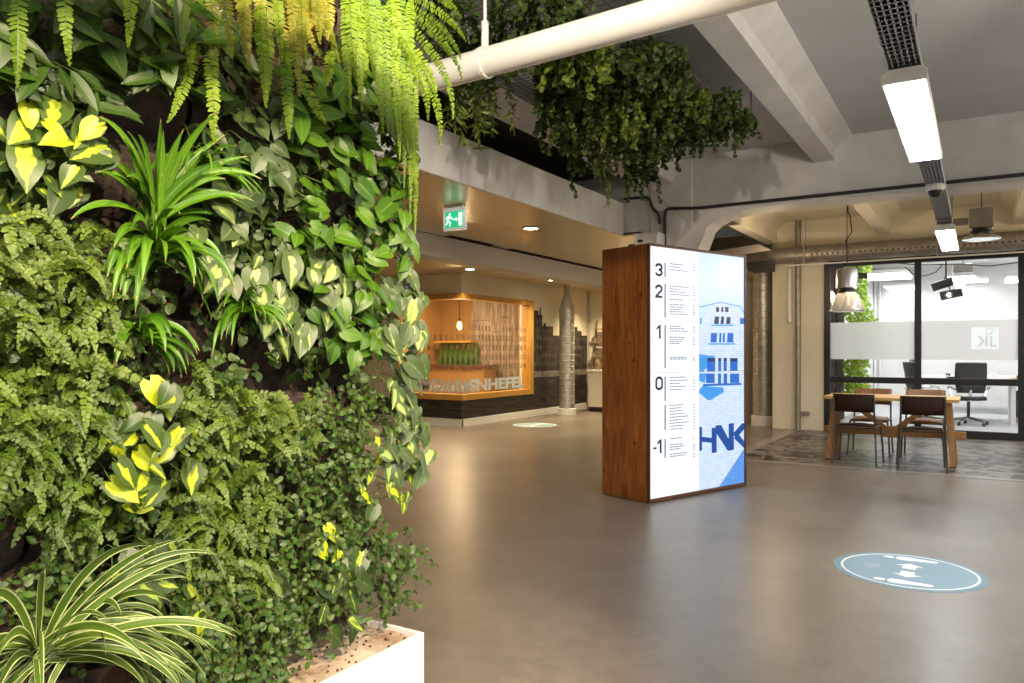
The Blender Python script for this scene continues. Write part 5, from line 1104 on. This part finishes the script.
philo('small yellow sprig among the creeper above the white planter', 'lf_brasil_yellow', 345, 555, 30, 22, 6, L=(.05, .07), off=(.1, .14))
# strap plants
rosette('tall fresh green strap-leaved plant rising above the fern bank', 'lf_strap', 150, 222, 32, .27, .021, 'strap_leaf_plant', 'plant', 1.0, 1.15, X=XW+.05, up=1.2, outw=.35)
rosette('fresh green strap-leaved plant with leaves arching down over a bare pocket', 'lf_strap', 150, 255, 42, .22, .021, 'strap_leaf_plant', 'plant', 2.2, 2.2, X=XW+.05, up=.6)
rosette('lowest strap-leaved plant with brown tips over the dark pocket', 'lf_strap', 135, 335, 24, .16, .020, 'strap_leaf_plant', 'plant', 2.4, 2.4, X=XW+.04, up=.5)
rosette('narrow-leaved green plant drooping below the dull heart-leaf plant', 'lf_strap', 238, 312, 34, .17, .011, 'strap_leaf_plant', 'plant', 1.6, 2.8, X=XW+.04, up=.6)
rosette('thin grassy plant beside the tall strap-leaved plant', 'lf_strap', 195, 170, 22, .20, .010, 'strap_leaf_plant', 'plant', 1.7, 1.6, X=XW+.03, up=.5)
# button ferns, bright bank
fern('pale button fern under the large variegated plant at the left edge', 'lf_fern_pale', 40, 245, 58, 40, 50)
fern('button fern touching the strap-leaved plant on its left', 'lf_fern', 98, 270, 34, 50, 42)
fern('button fern at the left edge, second below the variegated plant', 'lf_fern', 30, 320, 50, 38, 46)
fern('lively button fern above the pocket of bare brown felt', 'lf_fern_pale', 85, 348, 40, 36, 38)
fern('button fern at the left edge just above the yellow heart-leaf plant level', 'lf_fern', 35, 395, 50, 36, 46)
fern('mid green button fern at the left edge over the spider plant', 'lf_fern_deep', 28, 452, 46, 38, 46)
fern('dark small-leaved fern close behind the tips of the spider plant', 'lf_fern_deep', 75, 505, 62, 34, 46)
fern('small fern between the left bank and the yellow heart-leaf plant', 'lf_fern', 95, 420, 30, 40, 28)
fern('feathery bright fern right of the yellow heart-leaf plant', 'lf_fern', 225, 418, 46, 42, 60)
fern('feathery pale fern below the streaked heart-leaf plant', 'lf_fern_pale', 290, 420, 34, 32, 34)
fern('large yellow-green fern in the centre of the lower wall', 'lf_fern', 230, 500, 48, 40, 66)
fern('yellow-green fern hanging over the dark gap in the lower wall', 'lf_fern', 235, 555, 46, 36, 54)
fern('small fern right of the yellow heart-leaf plant', 'lf_fern_deep', 185, 520, 22, 34, 20)
fern('thin dark fern sprigs on the bare felt under the narrow strap plant', 'lf_fern_deep', 215, 370, 24, 20, 10)
# creeping figs
fig('light creeping fig with tiny leaves under the plain pothos', 'lf_fig', 345, 405, 42, 26, 420)
fig('creeping fig in the middle of the right-hand lower wall', 'lf_fig', 320, 475, 50, 48, 760)
fig('creeping fig clump above the planter end of the wall', 'lf_fig', 335, 545, 48, 40, 640)
fig('creeping fig on the lower wall edge with a twig reaching out over the floor', 'lf_fig', 388, 560, 20, 46, 380, trail=([(395, 568), (408, 574), (420, 577), (431, 583)],))
fig('dark creeping fig mass in the middle of the bottom edge', 'lf_fig', 235, 615, 62, 36, 900, off=(.02, .13))
fig('dark creeping fig at the bottom edge beside the planter', 'lf_fig', 205, 662, 66, 26, 620, off=(.02, .14))
fig('creeping fig between the dark mass and the trailing heart-leaf plant', 'lf_fig', 300, 590, 36, 34, 420)
fig('dark creeping fig behind the white-edged spider plant', 'lf_fig', 70, 590, 70, 50, 520, off=(0, .03))
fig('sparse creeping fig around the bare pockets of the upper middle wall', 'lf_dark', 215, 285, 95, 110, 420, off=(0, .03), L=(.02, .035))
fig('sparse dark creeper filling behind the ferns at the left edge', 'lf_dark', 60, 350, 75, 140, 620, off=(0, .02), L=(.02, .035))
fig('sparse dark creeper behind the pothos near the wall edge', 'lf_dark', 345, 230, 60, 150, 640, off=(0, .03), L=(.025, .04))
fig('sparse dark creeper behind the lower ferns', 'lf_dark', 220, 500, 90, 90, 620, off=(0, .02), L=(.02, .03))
# spider plants
rosette('large white-edged spider plant spilling over the bottom left corner', 'lf_spider', 36, 655, 52, .36, .0165, 'spider_plant', 'plant', 1.9, 1.5, X=XW+.13, up=.7, outw=.45, seg=16)
rosette('smaller white-edged spider plant behind the big one', 'lf_spider', 82, 635, 30, .26, .014, 'spider_plant', 'plant', 1.8, 1.6, X=XW+.10, up=.6, outw=.35, seg=14)

# sword ferns hanging from the top: fronds given by start and tip
def sword(label, lm, fr, ru, rv, pl=.0195, pw=.0078, gap=.0098, name='sword_fern'):
    P = Plant(name, label, 'fern', lm, ru, rv, stemm='stem_green', X=XW)
    for f_ in fr:
        (u0, v0), (u1, v1) = f_[0], f_[1]; o0 = f_[2] if len(f_) > 2 else rng.uniform(.08, .16)
        a = atx(u0, v0, XW+o0*.7); e = atx(u1, v1, XW+o0); bow = f_[3] if len(f_) > 3 else rng.uniform(-6, 6)
        m_ = atx((u0+u1)/2+bow, (v0+v1)/2, XW+o0*1.25)
        frond(P.l, P.s, [a, m_, e], unit(tov(e)+Vector((rng.uniform(-.15, .15), rng.uniform(-.35, .35), .15))), pl*rng.uniform(.88, 1.08), pw, gap, ang=80)
    return P.done()
sword('pale sword fern frond hanging at the extreme upper left', 'lf_boston', [((16, -40), (17, 86), .13, 3), ((2, -60), (6, 20), .08, 0)], 14, -70)
sword('two bright sword fern fronds hanging over the dark leaves at the top', 'lf_boston', [((64, -50), (70, 66), .16, -4), ((130, -50), (128, 48), .15, 3)], 95, -80)
sword('sword fern with slender fronds reaching down to the strap-leaved plant', 'lf_boston', [((184, -50), (182, 52), .12, 2), ((196, 40), (168, 122), .10, 8), ((186, 10), (190, 70), .10, 4), ((210, 50), (214, 143), .14, 2)], 190, -60)
sword('golden yellowing sword fern at the top of the wall', 'lf_golden', [((210+i*9+rng.uniform(-4, 4), -30+rng.uniform(-30, 30)), (222+i*8+rng.uniform(-12, 12), rng.choice([40, 55, 70, 85, 96])), rng.uniform(.07, .15)) for i in range(11)], 245, -50)
sword('lime sword fern with long fronds left of the pothos', 'lf_boston', [((258, 0), (266, 108), .15, 2), ((268, 30), (267, 100), .13, 0), ((284, 40), (289, 140), .13, 2), ((300, 72), (326, 124), .13, -4), ((276, -30), (282, 60), .12), ((330, 50), (322, 92), .1)], 275, -30)
sword('yellow-green sword fern hanging at the top between golden and bright ferns', 'lf_golden', [((300+rng.uniform(-20, 30), -20+rng.uniform(-20, 20)), (300+rng.uniform(-20, 45), rng.uniform(20, 66)), rng.uniform(.06, .12)) for i in range(13)], 315, -40)
sword('dense bright sword fern curtain at the wall edge', 'lf_boston', [((345+i*5.5, -20+rng.uniform(-15, 25)), (350+i*5.2+rng.uniform(-5, 5), rng.choice([62, 80, 95, 110, 132])), rng.uniform(.08, .16)) for i in range(13)] , 375, -30)
sword('very long sword fern tresses falling down the wall edge past the beam', 'lf_boston', [((398, 30), (404, 188), .13, 6), ((404, 20), (410, 215), .12, 6), ((392, 40), (400, 160), .15, 3), ((410, 40), (415, 235), .11, 5), ((400, 60), (408, 150), .15, 2), ((412, 60), (414, 170), .13, 5), ((405, 80), (417, 200), .12, 0)], 402, 10, pl=.0145, gap=.0105)
sword('arching sword fern reaching out over the white pipe', 'lf_boston', [((385, 20), (440, 148), .10, 34), ((392, 10), (453, 120), .09, 34), ((395, 5), (462, 82), .08, 30), ((398, 0), (461, 60), .07, 24), ((405, -8), (466, 42), .07, 20), ((410, -20), (462, 18), .07, 14), ((388, 30), (428, 120), .13, 22), ((392, 30), (436, 100), .12, 22), ((380, 10), (420, 90), .15, 20)], 388, -10, pl=.019, gap=.0125)

# ================================================================ ceiling planting
ZM_ = 3.12
wm = empty('wire_mesh_panel', (-2.2, 4.0, ZM_), 0, 'galvanised wire mesh panel hung under the slab carrying the trailing plants', 'wire mesh')
g = MB(); x = -0.62
while x <= 0.68: g.bar((x, -2.2, 0), (x, 2.2, 0), .0026, .0026); x += .05
y = -2.2
while y <= 2.2: g.bar((-0.62, y, .004), (0.68, y, .004), .0026, .0026); y += .05
g.build('wire_grid', 'wire_dark', wm)
h_ = MB()
for x, y in ((-.6, -2.1), (.66, -2.1), (-.6, 0), (.66, 0), (-.6, 2.1), (.66, 2.1)): h_.tube([(x, y, 0), (x, y, 3.4-ZM_)], .004, 6)
h_.build('hanger_wire', 'wire_dark', wm)
def trailing(label, x, y, r_, n, Lr, lm='lf_ivy', ls=(.024, .044), name='trailing_ivy', narrow=False, rag=.5, z0=ZM_):
    e = empty(name, (x, y, z0), 0, label, 'plant', 'trailing plants hung from the ceiling mesh'); l_, s_ = MB(), MB()
    for i in range(n):
        a = rng.uniform(0, 2*math.pi); q = r_*math.sqrt(rng.random()); p = Vector((q*math.cos(a), q*math.sin(a), rng.uniform(0, .08))); L = rng.uniform(Lr*(1-rag), Lr)*(1-.45*q/r_) ; pts = [p.copy()]; d = Vector((rng.uniform(-.6, .6), rng.uniform(-.6, .6), -.2)); c_ = 0
        while c_ < L:
            d = unit(d+Vector((rng.uniform(-.22, .22), rng.uniform(-.22, .22), -.35))); p = p+d*.03; c_ += .03; pts.append(p.copy())
            for k_ in range(3):
                t = Vector((rng.uniform(-1, 1), rng.uniform(-1, 1), rng.uniform(-1, .2))); nn = Vector((rng.uniform(-.5, .5), rng.uniform(-.9, .1), rng.uniform(-.2, 1))); sz = rng.uniform(*ls)
                leaf(l_, p, t, nn, sz, sz*(.22 if narrow else .9), 'small' if narrow or rng.random() < .75 else 'heart', droop=.4, fold=.2)
        s_.tube(pts, .0016, 3, cap=False)
    l_.build('foliage', lm, e, smooth=True); s_.build('stems', 'stem_brown', e); return e
trailing('dark trailing plant nearest the living wall above the white pipe', -2.45, 3.1, .26, 40, .34)
trailing('dark trailing plant over the pipe hanger rod', -2.5, 3.7, .26, 46, .38)
trailing('wispy narrow-leaved trailing plant hanging under the pipe beside its hanger', -2.78, 4.05, .16, 16, .66, lm='lf_ivy_pale', ls=(.05, .09), narrow=True, name='willowy_trailing_plant')
trailing('dark trailing plant above the middle of the white pipe', -1.95, 3.45, .24, 40, .30)
trailing('fresh lighter leaves showing just over the middle of the pipe', -2.0, 3.95, .20, 26, .42, lm='lf_ivy_pale', ls=(.035, .055))
trailing('dense dark ivy hanging directly under the middle of the pipe', -2.30, 4.5, .30, 80, .55)
trailing('pale-flecked ivy in the middle of the ceiling planting', -2.1, 4.8, .26, 40, .60, lm='lf_ivy_pale')
trailing('dark ivy hanging over the grey fascia end', -2.55, 5.0, .24, 50, .66, rag=.6)
trailing('dense dark ivy in the middle of the planting away from the pipe', -2.1, 5.3, .32, 90, .58, rag=.6)
trailing('longest dark ivy tress, hanging in front of the column head', -2.38, 5.9, .16, 44, .78, rag=.5)
trailing('dark ivy between longest tress and mesh edge', -2.0, 5.85, .24, 56, .46, rag=.7)
trailing('low spreading ivy at the mesh corner nearest the lit display', -1.66, 5.95, .20, 46, .34)
trailing('lighter ivy beside the bare strip of wire mesh', -1.80, 5.2, .2, 36, .36, lm='lf_ivy_pale', rag=.7)
trailing('dark ivy under the pipe where the mesh begins to show', -1.80, 4.7, .22, 44, .34, rag=.7)
trailing('dark ivy under the pipe at the outer mesh edge', -1.72, 4.35, .18, 40, .30, rag=.7)
trailing('dark ivy along the outer mesh edge beside the concrete rib', -1.62, 5.45, .16, 40, .30, rag=.7)
trailing('ragged dark ivy tress low over the dark gap behind the fascia', -2.72, 5.35, .12, 18, .80, rag=.6)
trailing('thin wispy tendrils at the back corner of the ceiling planting', -2.6, 5.7, .16, 14, .75, lm='lf_ivy_pale', ls=(.04, .07), narrow=True, name='willowy_trailing_plant')

# green wall inside the office
og = empty('office_plant_wall', (-1.95, 14.3, 0), 0, 'bright green plant column just inside the glazing at its left end', 'plant')
MB().box((-0.17, -0.3, 0.05), (-0.12, 0.55, 2.9)).build('backing', 'felt', og); l_ = MB()
for i in range(2000):
    p = Vector((rng.uniform(-.12, .12)+.06, rng.uniform(-.3, .5), rng.uniform(.35, 2.85))); k_ = .85+.15*math.sin(p.z*4.2+1); p.x = -.12+(p.x+.12)*k_*1.8
    s_ = rng.uniform(.05, .10); leaf(l_, p, Vector((rng.uniform(0, 1), rng.uniform(-1, .6), rng.uniform(-1, .3))), Vector((.6, -.8, .6)), s_, s_*.6, 'small', droop=.5)
l_.build('foliage', 'lf_office', og, smooth=True)

# ================================================================ lamps that light the living wall and hall
def spot(loc, tgt, e, ang, c, r_=.025, lb=None):
    l = bpy.data.lights.new('spot_beam', 'SPOT'); l.energy = e; l.spot_size = R(ang); l.spot_blend = .6; l.color = c; l.shadow_soft_size = r_
    o = bpy.data.objects.new('spot_beam', l); col.objects.link(o); o.location = loc; d = Vector(tgt)-Vector(loc); o.rotation_euler = d.to_track_quat('-Z', 'Y').to_euler()
    if lb:
        f_ = empty('plant_spotlight', loc, 0, lb, 'spotlight', 'spotlights aimed at the living wall'); u_ = unit(d)
        MB().tube([-u_*.16, -u_*.01], .05, 16).build('lamp_head', 'steel_black', f_, smooth=True); MB().tube([-u_*.1, Vector((-u_.x*.1, -u_.y*.1, 3.4-loc[2]))], .008, 6).build('stem', 'steel_black', f_)
WARM = (1.0, 0.80, 0.55)
spot((0.9, -0.4, 3.15), (-1.65, 0.70, 1.0), 560, 62, WARM, lb='black plant spotlight over the near end of the wall')
spot((0.9, 0.8, 3.15), (-1.65, 1.25, 0.9), 520, 62, WARM, lb='black plant spotlight over the middle of the wall')
spot((0.7, 2.3, 3.15), (-1.65, 1.70, 1.2), 320, 62, WARM, lb='black plant spotlight over the far end of the wall')
def area(loc, e, s_, c, rot=(0, 0, 0)):
    l = bpy.data.lights.new('hall_fill_light', 'AREA'); l.energy = e; l.size = s_; l.color = c; o = bpy.data.objects.new('hall_fill_light', l); col.objects.link(o); o.location = loc; o.rotation_euler = rot
# bell lamp glow over the seating bay
for (x, y, z, e) in ((-1.3, 9.85, 2.0, 45), (2.6, 10.2, 2.5, 110), (-2.4, 10.6, 2.3, 35)):
    l = bpy.data.lights.new('pendant_light', 'POINT'); l.energy = e; l.color = (1, .78, .5); l.shadow_soft_size = .12; o = bpy.data.objects.new('pendant_light', l); col.objects.link(o); o.location = (x, y, z)

# up-facing fill lamps added out of view to brighten the ceiling
for (x, y, e) in ((3.3, -0.8, 60), (3.3, 2.0, 60), (3.3, 4.7, 60), (3.3, 7.0, 45), (1.2, -1.5, 70)):
    area((x, y, 2.62), e, 0.9, (.96, .98, 1), (math.pi, 0, 0))
for (x, y, e) in ((3.3, 0.5, 100), (3.3, 4.7, 110), (1.2, -2.2, 50)):  # added unseen fill lamps facing down into the hall
    area((x, y, 2.45), e, 1.2, (.97, .98, 1))

spot((-0.7, 0.7, 2.9), (-3.3, 5.2, 2.75), 420, 70, (1, .90, .76), .05, lb='black ceiling spotlight aimed at the trailing ceiling plants')
spot((1.3, 4.4, 2.7), (-3.4, 6.2, 2.65), 110, 75, (1, .92, .80), .05, lb='added black ceiling spotlight, out of view, brightening the pale fascia')  # extra spot added out of view to lift the fascia
